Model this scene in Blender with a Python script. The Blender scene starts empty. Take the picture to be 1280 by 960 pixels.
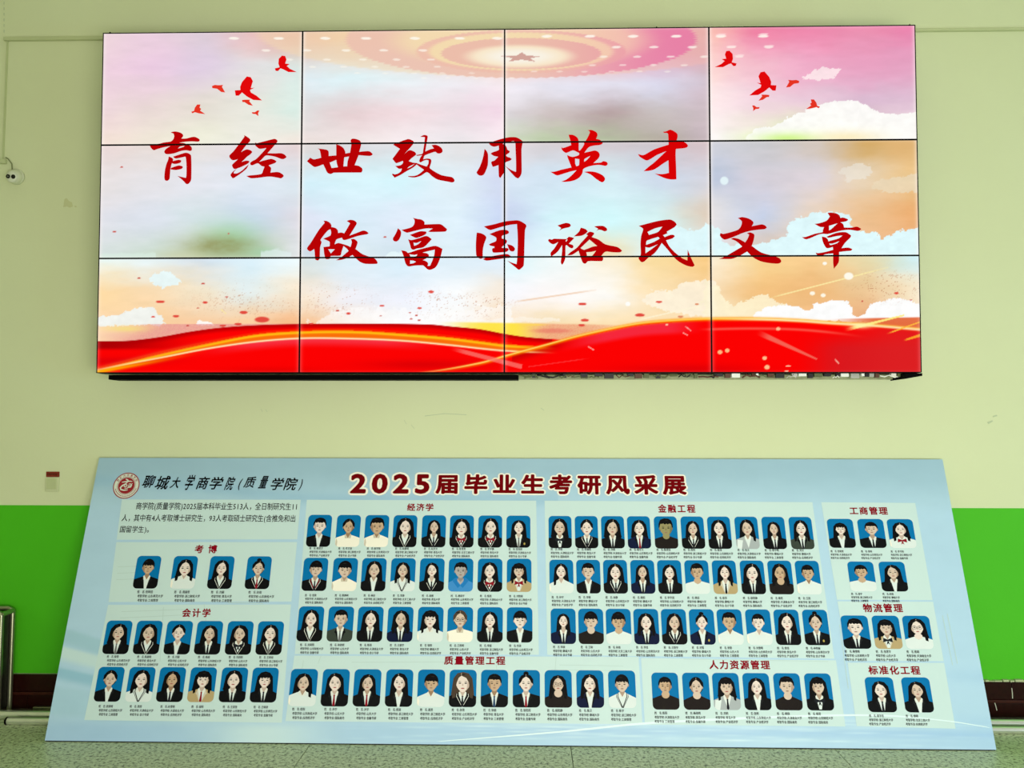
import bpy, bmesh, math, random
import numpy as np
from mathutils import Vector
from mathutils.geometry import tessellate_polygon
R = random.Random(7)
rng = np.random.RandomState(11)
scene = bpy.context.scene

# ------------------------------------------------------------------ camera
F_PX, PITCH, YAW, ROLL = 999.2, 0.05868, -0.02198, 0.00102
CAM = Vector((0.0322, -4.1673, 1.4394))
cam_d = bpy.data.cameras.new('camera')
cam_d.sensor_width = 36.0
cam_d.lens = 36.0 * F_PX / 1280.0
cam_d.clip_end = 100
cam_o = bpy.data.objects.new('camera', cam_d)
scene.collection.objects.link(cam_o)
fw = Vector((math.sin(YAW)*math.cos(PITCH), math.cos(YAW)*math.cos(PITCH), math.sin(PITCH)))
rt = fw.cross(Vector((0, 0, 1))).normalized()
up = rt.cross(fw)
RR = rt*math.cos(ROLL) + up*math.sin(ROLL)
UU = up*math.cos(ROLL) - rt*math.sin(ROLL)
from mathutils import Matrix
cam_o.matrix_world = Matrix(((RR.x, UU.x, -fw.x, CAM.x), (RR.y, UU.y, -fw.y, CAM.y), (RR.z, UU.z, -fw.z, CAM.z), (0, 0, 0, 1)))
scene.camera = cam_o

# ------------------------------------------------------------------ world, lights, exposure
vs = scene.view_settings
vs.view_transform = 'Standard'; vs.look = 'None'; vs.gamma = 1.0; vs.use_curve_mapping = False
vs.exposure = 0.0
world = bpy.data.worlds.new('world'); scene.world = world
world.use_nodes = True
bg = world.node_tree.nodes['Background']
bg.inputs['Color'].default_value = (1.0, 0.955, 0.86, 1)
bg.inputs['Strength'].default_value = 0.50

def area(name, loc, target, sx, sy, power, color):
    l = bpy.data.lights.new(name, 'AREA'); l.shape = 'RECTANGLE'; l.size = sx; l.size_y = sy
    l.energy = power; l.color = color
    o = bpy.data.objects.new(name, l); scene.collection.objects.link(o)
    o.location = loc
    o.rotation_euler = (Vector(target) - Vector(loc)).to_track_quat('-Z', 'Y').to_euler()
    return o
# daylight from the tall glazed entrance on the right and an added frontal fill light behind the photographer
area('daylight_entrance', (7.4, -3.8, 0.75), (0.5, 0.0, 0.7), 3.4, 1.5, 105, (0.50, 0.86, 1.0))
area('fill_behind_camera', (0.9, -5.0, 0.80), (0.2, 0.0, 0.8), 3.2, 1.5, 172, (1.0, 0.96, 0.90))

# ------------------------------------------------------------------ helpers
def lin(c):
    return tuple((x/255/12.92 if x/255 <= .04045 else ((x/255+.055)/1.055)**2.4) for x in c[:3])
def lin_np(a):
    a = np.clip(a/255.0, 0, 1)
    return np.where(a <= .04045, a/12.92, ((a+.055)/1.055)**2.4)

MATS = {}
def mat(name, rgb, rough=0.6, metal=0.0, spec=0.4, var=0.06, scale=8.0, bump=0.0, emit=None):
    if name in MATS: return MATS[name]
    m = bpy.data.materials.new(name); m.use_nodes = True
    nt = m.node_tree; b = nt.nodes['Principled BSDF']
    c = lin(rgb)
    tc = nt.nodes.new('ShaderNodeTexCoord')
    n = nt.nodes.new('ShaderNodeTexNoise'); n.inputs['Scale'].default_value = scale; n.inputs['Detail'].default_value = 4
    nt.links.new(tc.outputs['Object'], n.inputs['Vector'])
    mx = nt.nodes.new('ShaderNodeMix'); mx.data_type = 'RGBA'
    mx.inputs[6].default_value = tuple(x*(1-var) for x in c)+(1,)
    mx.inputs[7].default_value = tuple(min(1, x*(1+var)) for x in c)+(1,)
    nt.links.new(n.outputs['Fac'], mx.inputs[0])
    nt.links.new(mx.outputs[2], b.inputs['Base Color'])
    b.inputs['Roughness'].default_value = rough; b.inputs['Metallic'].default_value = metal
    b.inputs['Specular IOR Level'].default_value = spec
    if bump:
        bp = nt.nodes.new('ShaderNodeBump'); bp.inputs['Strength'].default_value = bump; bp.inputs['Distance'].default_value = 0.01
        nt.links.new(n.outputs['Fac'], bp.inputs['Height']); nt.links.new(bp.outputs[0], b.inputs['Normal'])
    if emit is not None:
        b.inputs['Base Color'].default_value = (0, 0, 0, 1)
        nt.links.remove(b.inputs['Base Color'].links[0])
        nt.links.new(mx.outputs[2], b.inputs['Emission Color']); b.inputs['Emission Strength'].default_value = emit
        b.inputs['Specular IOR Level'].default_value = 0.0
    MATS[name] = m
    return m

def attr_mat(name, emit):
    m = bpy.data.materials.new(name); m.use_nodes = True
    nt = m.node_tree; b = nt.nodes['Principled BSDF']
    a = nt.nodes.new('ShaderNodeVertexColor'); a.layer_name = 'print'
    if emit:
        b.inputs['Base Color'].default_value = (0, 0, 0, 1)
        nt.links.new(a.outputs[0], b.inputs['Emission Color']); b.inputs['Emission Strength'].default_value = 1.0
        b.inputs['Roughness'].default_value = 0.5; b.inputs['Specular IOR Level'].default_value = 0.0
    else:
        nt.links.new(a.outputs[0], b.inputs['Base Color'])
        b.inputs['Roughness'].default_value = 0.55; b.inputs['Specular IOR Level'].default_value = 0.3
        n = nt.nodes.new('ShaderNodeTexWave'); n.inputs['Scale'].default_value = 90
        bp = nt.nodes.new('ShaderNodeBump'); bp.inputs['Strength'].default_value = 0.03; bp.inputs['Distance'].default_value = 0.002
        tc = nt.nodes.new('ShaderNodeTexCoord'); nt.links.new(tc.outputs['Object'], n.inputs['Vector'])
        nt.links.new(n.outputs['Fac'], bp.inputs['Height']); nt.links.new(bp.outputs[0], b.inputs['Normal'])
    return m

def link(name, me, parent=None):
    o = bpy.data.objects.new(name, me); scene.collection.objects.link(o)
    if parent is not None: o.parent = parent
    return o
def tag(o, label=None, cat=None, group=None, kind=None):
    if label: o['label'] = label
    if cat: o['category'] = cat
    if group: o['group'] = group
    if kind: o['kind'] = kind
    return o
def empty(name, loc, label, cat, group=None):
    o = bpy.data.objects.new(name, None); scene.collection.objects.link(o); o.location = loc
    o.empty_display_size = 0.1
    return tag(o, label, cat, group)
def origin_of(parent):
    v = Vector((0, 0, 0))
    while parent is not None:
        v += parent.location; parent = parent.parent
    return v

class MB:
    """collects geometry in WORLD coordinates; build() makes ONE mesh object"""
    def __init__(s): s.v = []; s.f = []; s.m = []; s.smooth = []
    def add(s, verts, faces, mi=0, smooth=False):
        n = len(s.v); s.v.extend([tuple(v) for v in verts])
        s.f.extend([tuple(i+n for i in f) for f in faces]); s.m.extend([mi]*len(faces)); s.smooth.extend([smooth]*len(faces))
        return s
    def box(s, x0, x1, y0, y1, z0, z1, mi=0, bev=0.0):
        if bev <= 0:
            v = [(x, y, z) for z in (z0, z1) for y in (y0, y1) for x in (x0, x1)]
            return s.add(v, [(0, 2, 3, 1), (4, 5, 7, 6), (0, 1, 5, 4), (2, 6, 7, 3), (0, 4, 6, 2), (1, 3, 7, 5)], mi)
        bm = bmesh.new(); bmesh.ops.create_cube(bm, size=1)
        for q in bm.verts:
            q.co = Vector(((x0+x1)/2+q.co.x*(x1-x0), (y0+y1)/2+q.co.y*(y1-y0), (z0+z1)/2+q.co.z*(z1-z0)))
        bmesh.ops.bevel(bm, geom=bm.edges[:], offset=bev, segments=2, affect='EDGES', profile=0.6)
        bm.verts.index_update()
        s.add([q.co[:] for q in bm.verts], [[q.index for q in f.verts] for f in bm.faces], mi); bm.free(); return s
    def tube(s, pts, r, seg=12, mi=0, caps=True):
        pts = [Vector(p) for p in pts]; n = len(pts); rings = []
        ref = Vector((0, 0, 1))
        for i, p in enumerate(pts):
            t = (pts[min(i+1, n-1)] - pts[max(i-1, 0)]).normalized()
            a = t.cross(ref)
            if a.length < .05: a = t.cross(Vector((1, 0, 0)))
            a.normalize(); b = t.cross(a)
            rr = r[i] if isinstance(r, (list, tuple)) else r
            rings.append([p + a*math.cos(2*math.pi*k/seg)*rr + b*math.sin(2*math.pi*k/seg)*rr for k in range(seg)])
        v = [q for g in rings for q in g]
        f = [(i*seg+k, i*seg+(k+1) % seg, (i+1)*seg+(k+1) % seg, (i+1)*seg+k) for i in range(n-1) for k in range(seg)]
        s.add(v, f, mi, True)
        if caps: s.add(rings[0], [tuple(range(seg))], mi); s.add(rings[-1], [tuple(reversed(range(seg)))], mi)
        return s
    def lathe(s, c, axis, prof, seg=28, mi=0):
        """prof = [(radius, distance along axis)]"""
        ax = Vector(axis).normalized(); a = ax.cross(Vector((0, 0, 1)))
        if a.length < .1: a = ax.cross(Vector((1, 0, 0)))
        a.normalize(); b = ax.cross(a); c = Vector(c)
        v = [c + ax*h + (a*math.cos(2*math.pi*k/seg)+b*math.sin(2*math.pi*k/seg))*r for r, h in prof for k in range(seg)]
        n = len(prof)
        f = [(i*seg+k, i*seg+(k+1) % seg, (i+1)*seg+(k+1) % seg, (i+1)*seg+k) for i in range(n-1) for k in range(seg)]
        return s.add(v, f, mi, True)
    def build(s, name, mats, parent=None):
        o = origin_of(parent)
        me = bpy.data.meshes.new(name)
        me.from_pydata([(a-o.x, b-o.y, c-o.z) for a, b, c in s.v], [], s.f)
        if not isinstance(mats, (list, tuple)): mats = [mats]
        for m in mats: me.materials.append(m)
        me.polygons.foreach_set('material_index', s.m); me.polygons.foreach_set('use_smooth', s.smooth)
        me.update()
        return link(name, me, parent)

def homography(src, dst):
    A = []
    for (x, y), (u, v) in zip(src, dst):
        A.append([x, y, 1, 0, 0, 0, -u*x, -u*y, -u]); A.append([0, 0, 0, x, y, 1, -v*x, -v*y, -v])
    return np.linalg.svd(np.array(A, float))[2][-1].reshape(3, 3)
def happ(H, x, y):
    d = H[2, 0]*x+H[2, 1]*y+H[2, 2]
    return (H[0, 0]*x+H[0, 1]*y+H[0, 2])/d, (H[1, 0]*x+H[1, 1]*y+H[1, 2])/d

def pix(px, py, y=0.0):
    """where the sight line of a measured photo point meets the vertical plane at depth y"""
    d = fw*F_PX + RR*(px-640) + UU*(480-py)
    t = (y-CAM.y)/d.y
    return CAM + d*t
def pixfloor(px, py, z=0.0):
    d = fw*F_PX + RR*(px-640) + UU*(480-py)
    return CAM + d*((z-CAM.z)/d.z)

# ------------------------------------------------------------------ the setting
ZG, ZS = 1.048, 0.184      # top of the green dado, top of the stone skirting
wall_m = bpy.data.materials.new('painted_plaster'); wall_m.use_nodes = True
def build_wall_mat(m, c1, c2, rough, spec):
    nt = m.node_tree; b = nt.nodes['Principled BSDF']; tc = nt.nodes.new('ShaderNodeTexCoord')
    n1 = nt.nodes.new('ShaderNodeTexNoise'); n1.inputs['Scale'].default_value = 1.3; n1.inputs['Detail'].default_value = 6
    n2 = nt.nodes.new('ShaderNodeTexNoise'); n2.inputs['Scale'].default_value = 60; n2.inputs['Detail'].default_value = 3
    n3 = nt.nodes.new('ShaderNodeTexNoise'); n3.inputs['Scale'].default_value = 3.2; n3.inputs['Detail'].default_value = 8; n3.inputs['Roughness'].default_value = .75
    for n in (n1, n2, n3): nt.links.new(tc.outputs['Object'], n.inputs['Vector'])
    mx = nt.nodes.new('ShaderNodeMix'); mx.data_type = 'RGBA'
    mx.inputs[6].default_value = lin(c1)+(1,); mx.inputs[7].default_value = lin(c2)+(1,)
    nt.links.new(n1.outputs['Fac'], mx.inputs[0])
    rp = nt.nodes.new('ShaderNodeValToRGB'); rp.color_ramp.elements[0].position = .70; rp.color_ramp.elements[1].position = .82
    rp.color_ramp.elements[0].color = (1, 1, 1, 1); rp.color_ramp.elements[1].color = (.90, .89, .85, 1)
    nt.links.new(n3.outputs['Fac'], rp.inputs[0])
    mu = nt.nodes.new('ShaderNodeMix'); mu.data_type = 'RGBA'; mu.blend_type = 'MULTIPLY'; mu.inputs[0].default_value = 1
    nt.links.new(mx.outputs[2], mu.inputs[6]); nt.links.new(rp.outputs[0], mu.inputs[7])
    nt.links.new(mu.outputs[2], b.inputs['Base Color'])
    bp = nt.nodes.new('ShaderNodeBump'); bp.inputs['Strength'].default_value = .12; bp.inputs['Distance'].default_value = .004
    ad = nt.nodes.new('ShaderNodeMath'); ad.operation = 'ADD'
    nt.links.new(n1.outputs['Fac'], ad.inputs[0]); nt.links.new(n2.outputs['Fac'], ad.inputs[1])
    nt.links.new(ad.outputs[0], bp.inputs['Height']); nt.links.new(bp.outputs[0], b.inputs['Normal'])
    b.inputs['Roughness'].default_value = rough; b.inputs['Specular IOR Level'].default_value = spec
build_wall_mat(wall_m, (206, 212, 168), (214, 221, 180), .75, .25)
green_m = bpy.data.materials.new('green_gloss_paint'); green_m.use_nodes = True
build_wall_mat(green_m, (68, 176, 20), (78, 188, 30), .5, .2)

tag(MB().box(-5.2, 6.0, 0.0, 0.2, 0, 4.5).build('wall_back', wall_m), kind='structure')
tag(MB().box(-5.2, 6.0, -9.5, 0.2, 4.5, 4.6).build('ceiling', mat('ceiling_white', (225, 228, 210), .9)), kind='structure')
tag(MB().box(-5.4, -5.2, -9.5, 0.2, 0, 4.6).build('wall_left', wall_m), kind='structure')
# green dado, two millimetres of gloss paint on top of the plaster
tag(MB().box(-5.2, 6.0, -0.002, 0.0, ZS, ZG).build('trim_1', green_m), 'glossy green painted dado', kind='structure')

floor = tag(MB().box(-5.4, 6.0, -9.5, 0.2, -0.12, -0.014).build('floor', mat('mortar', (70, 78, 52), .9)), kind='structure')
tz = bpy.data.materials.new('terrazzo'); tz.use_nodes = True
nt = tz.node_tree; b = nt.nodes['Principled BSDF']; tc = nt.nodes.new('ShaderNodeTexCoord')
n1 = nt.nodes.new('ShaderNodeTexNoise'); n1.inputs['Scale'].default_value = 62; n1.inputs['Detail'].default_value = 2.5; n1.inputs['Roughness'].default_value = .6
n2 = nt.nodes.new('ShaderNodeTexNoise'); n2.inputs['Scale'].default_value = 110; n2.inputs['Detail'].default_value = 2
for n in (n1, n2): nt.links.new(tc.outputs['Object'], n.inputs['Vector'])
r1 = nt.nodes.new('ShaderNodeValToRGB'); e = r1.color_ramp.elements
e[0].position = .34; e[0].color = lin((96, 108, 78))+(1,); e[1].position = .47; e[1].color = lin((184, 198, 156))+(1,)
q = e.new(.66); q.color = lin((206, 218, 180))+(1,)
nt.links.new(n1.outputs['Fac'], r1.inputs[0])
r2 = nt.nodes.new('ShaderNodeValToRGB'); e = r2.color_ramp.elements
e[0].position = .32; e[0].color = (.45, .48, .38, 1); e[1].position = .42; e[1].color = (1, 1, 1, 1)
nt.links.new(n2.outputs['Fac'], r2.inputs[0])
mu = nt.nodes.new('ShaderNodeMix'); mu.data_type = 'RGBA'; mu.blend_type = 'MULTIPLY'; mu.inputs[0].default_value = 1
nt.links.new(r1.outputs[0], mu.inputs[6]); nt.links.new(r2.outputs[0], mu.inputs[7]); nt.links.new(mu.outputs[2], b.inputs['Base Color'])
b.inputs['Roughness'].default_value = .42; b.inputs['Specular IOR Level'].default_value = .35
JX = pixfloor(388, 930).x; TS = pixfloor(713, 930).x - JX
tile_me = None
for i in range(-3, 5):
    for j in range(7):
        x0 = JX + i*TS; y1 = -0.25 - (j-1)*TS
        if x0 < -5.3 or x0 > 5: continue
        if j == 0:
            MB().box(x0+.0015, x0+TS-.0015, -.25+.0015, 0.0, -.014, 0, bev=.0008).build('floor_tile', tz, floor); continue
        if tile_me is None:
            o = MB().box(.0015, TS-.0015, -TS+.0015, -.0015, -.014, 0, bev=.0008).build('floor_tile', tz, floor); tile_me = o.data
        else: o = link('floor_tile', tile_me, floor)
        o.location = (x0, y1, 0)

# stone skirting: dark polished tiles, two courses with a thin ledge
skirt = tag(MB().box(-5.2, 6.0, -0.012, 0.0, 0.0, ZS-.003).build('baseboard_back', mat('grout', (108, 98, 80), .9)), kind='structure')
st = mat('maroon_granite', (34, 8, 5), .3, spec=.18, var=.5, scale=45)
xr = pixfloor(1265, 899).x
upper_me = lower_me = None
i = 0
x = xr - .40*20
while x < 5.6:
    if x > -5.1:
        o = MB().box(x+.0015, x+.4-.0015, -.024, -.011, .098, ZS, bev=.002).build('skirting_tile', st, skirt)
        o2 = MB().box(x+.2+.0015, x+.6-.0015, -.024, -.011, .012, .082, bev=.002).build('skirting_tile', st, skirt)
    x += .40
MB().box(-5.1, 5.9, -.030, -.011, .083, .097, bev=.003).build('skirting_ledge', mat('ledge_granite', (56, 22, 14), .35, spec=.2, var=.4, scale=40), skirt)
g = MB()
x = pixfloor(1185, 899).x
for k in range(160):          # crumbly filler along the top of the skirting
    w = R.uniform(.01, .05); g.box(x, x+w, -.018-R.uniform(0, .004), 0, ZS-.002, ZS+R.uniform(.003, .011)); x += w*R.uniform(.8, 1.4)
    if x > 5: break
g.build('skirting_filler', mat('filler', (176, 186, 140), .9), skirt)
# two pale chips in the stone
for (a, b_) in (((1264.6, 860), (1265.6, 873)), ((1242.5, 876), (1246, 888))):
    p, q = pix(*a, -.0245), pix(*b_, -.0245)
    MB().tube([p, (p+q)/2+Vector((.001, 0, 0)), q], .0022, 6).build('stone_chip', mat('chip', (196, 200, 176), .8), skirt)

# ------------------------------------------------------------------ VIDEO WALL
SW, SH, SS, TILT, XL, ZB = 4.087, 1.731, 0.2204, 0.03805, -2.1361, 1.7268
PW, PH = SW/4, SH/3
def spt(u, v, n=0.0):        # u 0..4, v 0..3 (bottom to top), n metres towards the room
    return Vector((XL+PW*u, -SS-TILT*v/3-n, ZB+PH*v))
HS = homography([(0, 3), (4, 3), (4, 0), (0, 0)], [(130, 41), (1145.5, 31), (1153.5, 466), (120, 465)])
HSI = np.linalg.inv(HS)
def spx(px, py, n=0.0):
    u, v = happ(HSI, px, py); return spt(u, v, n)
vw = empty('video_wall', (XL+SW/2, -SS/2, ZB-.04), 'wide lit video wall of twelve screens with red slogan, hung on the pale wall', 'video wall')
black = mat('black_plastic', (6, 6, 7), .6, spec=.05, var=.2)
blackm = mat('black_steel', (4, 4, 4), .7, spec=.05, var=.2)

# ---- the picture shown on the screens, evaluated per vertex on every panel
LAT = rng.rand(257, 257)
def vnoise(x, y):
    xi = np.floor(x).astype(int); yi = np.floor(y).astype(int); fx = x-xi; fy = y-yi
    fx = fx*fx*(3-2*fx); fy = fy*fy*(3-2*fy); xi %= 256; yi %= 256
    return (LAT[yi, xi]*(1-fx)+LAT[yi, xi+1]*fx)*(1-fy) + (LAT[yi+1, xi]*(1-fx)+LAT[yi+1, xi+1]*fx)*fy
def fbm(x, y, o=4):
    s = 0; a = .5; t = 0
    for k in range(o): s = s + a*vnoise(x*2**k+17*k, y*2**k+31*k); t += a; a *= .55
    return s/t*2-1
def inpoly(X, Y, P):
    r = np.zeros(X.shape, bool); n = len(P)
    for i in range(n):
        x1, y1 = P[i]; x2, y2 = P[(i+1) % n]
        c = ((y1 > Y) != (y2 > Y)); 
        with np.errstate(all='ignore'): xs = (x2-x1)*(Y-y1)/((y2-y1) if y2 != y1 else 1e-9)+x1
        r ^= c & (X < xs)
    return r
def sst(a, b, x): t = np.clip((x-a)/(b-a), 0, 1); return t*t*(3-2*t)
def over(C, a, col):
    a = np.clip(a, 0, 1)[..., None]; return C*(1-a)+np.array(col, float)*a
def curve(X, pts):
    xs = [p[0] for p in pts]; ys = [p[1] for p in pts]
    # monotone smooth interpolation through Catmull-Rom sampling
    XX, YY = [], []
    n = len(pts)
    for i in range(n-1):
        p0 = pts[max(i-1, 0)]; p1 = pts[i]; p2 = pts[i+1]; p3 = pts[min(i+2, n-1)]
        for k in range(8):
            t = k/8
            XX.append(p1[0]+(p2[0]-p1[0])*t)
            m1 = (p2[1]-p0[1])/(p2[0]-p0[0])*(p2[0]-p1[0]); m2 = (p3[1]-p1[1])/(p3[0]-p1[0])*(p2[0]-p1[0])
            h = (2*t**3-3*t*t+1)*p1[1]+(t**3-2*t*t+t)*m1+(-2*t**3+3*t*t)*p2[1]+(t**3-t*t)*m2
            YY.append(h)
    XX.append(xs[-1]); YY.append(ys[-1])
    return np.interp(X, XX, YY)
GRID = {
 (0, 0): ((0, .33, .66, 1), [[(236,212,218),(235,208,222),(220,204,215),(232,190,192),(228,182,165)],[(240,210,224),(236,204,226),(226,208,228),(228,225,226),(218,232,228)],[(238,214,220),(235,218,215),(230,222,212),(232,232,222),(220,240,232)],[(247,228,215),(242,234,216),(240,240,220),(240,238,228),(242,232,222)]]),
 (1, 0): ((0, .33, .66, 1), [[(236,218,216),(232,220,214),(232,226,222),(228,220,224),(230,210,210)],[(232,226,226),(230,228,232),(230,232,240),(226,234,244),(220,232,240)],[(225,226,234),(222,228,238),(214,228,232),(205,220,238),(225,222,230)],[(218,228,226),(205,222,208),(195,205,165),(190,205,175),(225,230,232)]]),
 (2, 0): ((0, .28, .6, 1), [[(238,252,248),(232,246,248),(212,226,238),(220,242,252),(238,252,255)],[(255,220,165),(252,222,180),(246,232,205),(228,240,240),(250,235,210)],[(255,220,178),(250,210,160),(250,205,160),(252,208,160),(248,188,138)],[(250,205,165),(245,190,150),(240,180,150),(240,180,150),(240,180,150)]]),
 (0, 1): ((0, .42, .72, 1), [[(232,190,170),(238,200,165),(240,198,178),(238,202,172),(240,198,182)],[(224,238,244),(226,246,250),(232,246,250),(240,240,246),(246,236,240)],[(225,222,222),(232,210,212),(242,220,224),(238,222,228),(245,218,233)],[(240,226,222),(240,230,228),(246,236,238),(238,232,236),(252,236,242)]]),
 (1, 1): ((0, .33, .66, 1), [[(226,218,216),(220,220,224),(226,228,232),(230,228,230),(222,224,230)],[(212,240,250),(218,246,253),(214,246,253),(226,240,248),(212,220,242)],[(225,230,246),(216,236,248),(225,236,250),(224,242,252),(202,216,245)],[(210,222,232),(222,236,242),(212,230,240),(226,242,250),(226,242,250)]]),
 (2, 1): ((0, .36, .62, 1), [[(216,228,228),(222,240,250),(218,240,252),(224,240,250),(224,240,252)],[(248,232,210),(240,240,246),(238,242,252),(252,254,255),(250,232,210)],[(250,192,140),(255,232,208),(255,255,255),(255,252,246),(252,210,158)],[(250,190,140),(255,240,225),(255,250,240),(255,230,120),(255,230,100)]]),
 (0, 2): ((0, .5, .78, 1), [[(238,192,178),(238,188,178),(240,188,178),(232,140,166),(222,170,165)],[(244,238,246),(232,230,242),(228,226,240),(220,218,236),(212,194,206)],[(222,216,220),(205,192,190),(184,164,164),(200,190,188),(204,188,194)],[(206,218,192),(188,204,168),(182,194,162),(182,174,162),(196,180,186)]]),
 (1, 2): ((0, .33, .66, 1), [[(230,220,222),(214,206,210),(212,204,210),(208,198,204),(216,194,198)],[(218,232,246),(212,230,244),(216,238,245),(206,218,234),(214,214,224)],[(202,214,240),(214,246,252),(212,250,253),(216,244,244),(224,208,190)],[(224,240,252),(230,248,252),(246,226,180),(222,246,250),(226,248,252)]]),
 (2, 2): ((0, .33, .62, 1), [[(224,250,255),(240,250,250),(250,238,210),(252,222,160),(250,204,132)],[(248,248,252),(255,250,248),(255,252,246),(252,226,180),(248,210,156)],[(252,230,200),(250,222,170),(252,224,172),(252,226,182),(254,232,196)],[(250,215,150),(250,205,120),(250,215,150),(252,220,160),(255,235,200)]]),
 (0, 3): ((0, .33, .66, 1), [[(250,188,178),(240,130,164),(240,138,174),(236,144,176),(236,132,174)],[(255,218,214),(245,190,206),(240,172,200),(234,162,194),(230,162,194)],[(255,236,236),(242,214,224),(236,204,220),(220,188,210),(226,192,214)],[(255,250,250),(240,245,215),(225,248,180),(250,250,210),(255,250,245)]]),
 (1, 3): ((0, .33, .66, 1), [[(214,214,222),(202,202,206),(210,198,188),(214,172,106),(226,180,118)],[(192,202,222),(214,208,218),(224,214,220),(232,212,184),(238,200,142)],[(232,228,228),(202,212,234),(235,214,194),(238,192,142),(238,176,116)],[(225,225,235),(228,198,168),(232,212,190),(236,190,150),(238,190,145)]]),
 (2, 3): ((0, .3, .6, 1), [[(252,240,215),(250,214,148),(250,208,146),(232,222,176),(206,240,246)],[(250,222,180),(244,194,128),(240,188,126),(238,200,150),(250,236,206)],[(255,242,206),(250,214,158),(248,198,146),(236,172,126),(250,228,205)],[(255,230,180),(250,225,190),(250,225,190),(245,200,170),(250,225,200)]]),
}
CLOUDS = [
 ([(930,176),(945,160),(968,158),(990,144),(1008,138),(1022,132),(1045,126),(1062,124),(1077,129),(1100,139),(1122,142),(1150,140),(1150,180)], (255,254,250), 2.5, .95),
 ([(1003,98),(1018,87),(1030,83),(1053,86),(1046,96),(1025,101)], (255,238,238), 3, .8),
 ([(1092,235),(1098,225),(1125,222),(1140,217),(1152,216),(1152,240),(1110,241)], (236,218,186), 3, .8),
 ([(1050,215),(1070,204),(1092,205),(1088,222),(1060,225)], (238,232,220), 5, .6),
 ([(880,280),(900,284),(906,303),(918,306),(950,303),(972,300),(985,290),(986,278),(1000,272),(1020,266),(1045,264),(1062,268),(1067,275),(1060,280),(1075,289),(1090,290),(1105,297),(1118,292),(1126,287),(1155,284),(1155,325),(880,325)], (224,250,253), 3, 1.),
 ([(838,280),(855,285),(868,288),(880,282),(890,280),(890,312),(835,312)], (222,249,253), 2.5, .9),
 ([(120,396),(140,391),(150,393),(160,388),(175,383),(190,383),(200,392),(207,405),(120,405)], (242,246,242), 3, .95),
 ([(187,345),(200,338),(214,340),(228,352),(205,358),(192,354)], (232,250,252), 3, .9),
 ([(243,405),(250,399),(262,401),(269,406)], (255,252,248), 1.5, .95),
 ([(1010+0,326),(1012,326),(1012,327)], (255,255,255), 1, .0),
 ([(800,376),(815,363),(838,363),(850,357),(862,352),(895,350),(895,400),(820,385)], (255,244,222), 3, .85),
 ([(880,350),(897,356),(905,372),(915,381),(930,375),(948,368),(965,372),(985,380),(990,400),(880,400)], (255,244,210), 4, .85),
 ([(943,394),(958,385),(975,381),(1000,382),(1010,388),(1020,380),(1040,376),(1060,376),(1067,384),(1065,392),(1073,395),(1085,393),(1085,385),(1095,378),(1120,372),(1140,378),(1160,380),(1160,402),(943,402)], (255,255,254), 2.5, 1.),
 ([(560,404),(640,396),(700,398),(700,402)], (255,250,240), 2, .5),
 ([(470,322),(490,314),(510,312),(530,308),(540,316),(545,326)], (232,250,252), 3, .8),
 ([(1015,60),(1016,60),(1016,61)], (255,255,255), 1, 0),
 ([(378,404),(420,390),(450,384),(500,386),(560,390),(600,384),(640,378),(640,410),(378,410)], (255,255,255), 7, .55),
]
CURVE1 = [(100,425),(150,425),(168,424),(200,420),(240,413),(280,408),(330,405),(376,404),(430,403.5),(500,404),(540,405),(560,407),(600,411),(632,417),(660,421),(700,424),(760,428)]
CURVE3 = [(440,474),(480,468),(540,462.5),(600,452),(632,443),(680,430),(720,419),(760,410),(800,402.5),(840,399),(886,397),(950,397),(1000,399),(1040,402),(1090,405),(1160,411)]
L1 = [(100,468),(120,463),(160,453),(200,443),(260,430),(320,419),(376,415),(440,414.5),(500,418),(560,423),(600,428),(632,432),(690,435)]
L2 = [(100,466),(120,461),(200,446),(260,434.5),(320,426),(376,422),(440,422.5),(500,425),(560,430.5),(600,435),(632,438),(700,441)]
L4 = [(880,411.5),(940,410.5),(1000,412),(1060,418),(1110,426),(1160,434)]
PETALS = [(200,376,5.5,1.7),(256,377,3.5,1.3),(219.5,394,4,1.6),(191,395,2.5,1),(304,389.5,5,2),(327,398.5,9,3.6),(297,404,4.5,1.6),(278,406,4,1.4),(234,406,2,.9),(173.5,346.5,2.2,.9),(253.5,353.5,2.4,1),(283,370,2,1),(247,384,1.7,.9),(477,381.5,3,1.2),(435,391,3,1.3),(421.5,387.5,2.2,1),(538.5,364,3.6,1.7),(524,384.5,2.8,1.3),(512,390,1.8,.9),(520,393.5,1.9,.9),(513.5,398,2,1),(523.5,399.5,2,.9),(388.5,403.5,2.8,1.1),(475.5,394,1.7,.9),(728,379.5,5,1.8),(731,399.8,5,1.9),(727,406,4.2,1.5),(824,377,4,1.4),(800,393.5,6,2.1),(851,395.5,3.5,1.5),(871.5,380,2.5,1.3),(1122,366.5,3,1.3),(1140,375,1.6,.9),(1079,376.5,1.4,.9),(152.5,208,1.9,.9),(143,288.5,2.3,1),(481,295.5,1.9,.9),(285.5,291,1.1,.9)]
BOKEH = [(906,225.5,5,5,(228,244,248)),(1062,345,5.6,4.4,(255,250,235)),(1016.5,366.5,3.2,2.4,(255,248,228)),(1030,369,3,2.3,(255,248,228)),(785,379.5,3,2.7,(255,255,250)),(1032,329,2.6,2,(255,252,240)),(973.5,411,2.6,2.1,(255,190,140)),(900.5,440,3,2.4,(255,185,130)),(909.5,438,2.8,2.3,(255,185,130)),(956.5,447.5,2.8,2.3,(255,190,140)),(959.5,459,3.2,2.7,(255,190,140)),(986,457.5,3,.9,(255,205,170)),(984,464,2.4,.9,(255,205,170)),(834,405.5,1.7,1.3,(255,190,160))]
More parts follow.
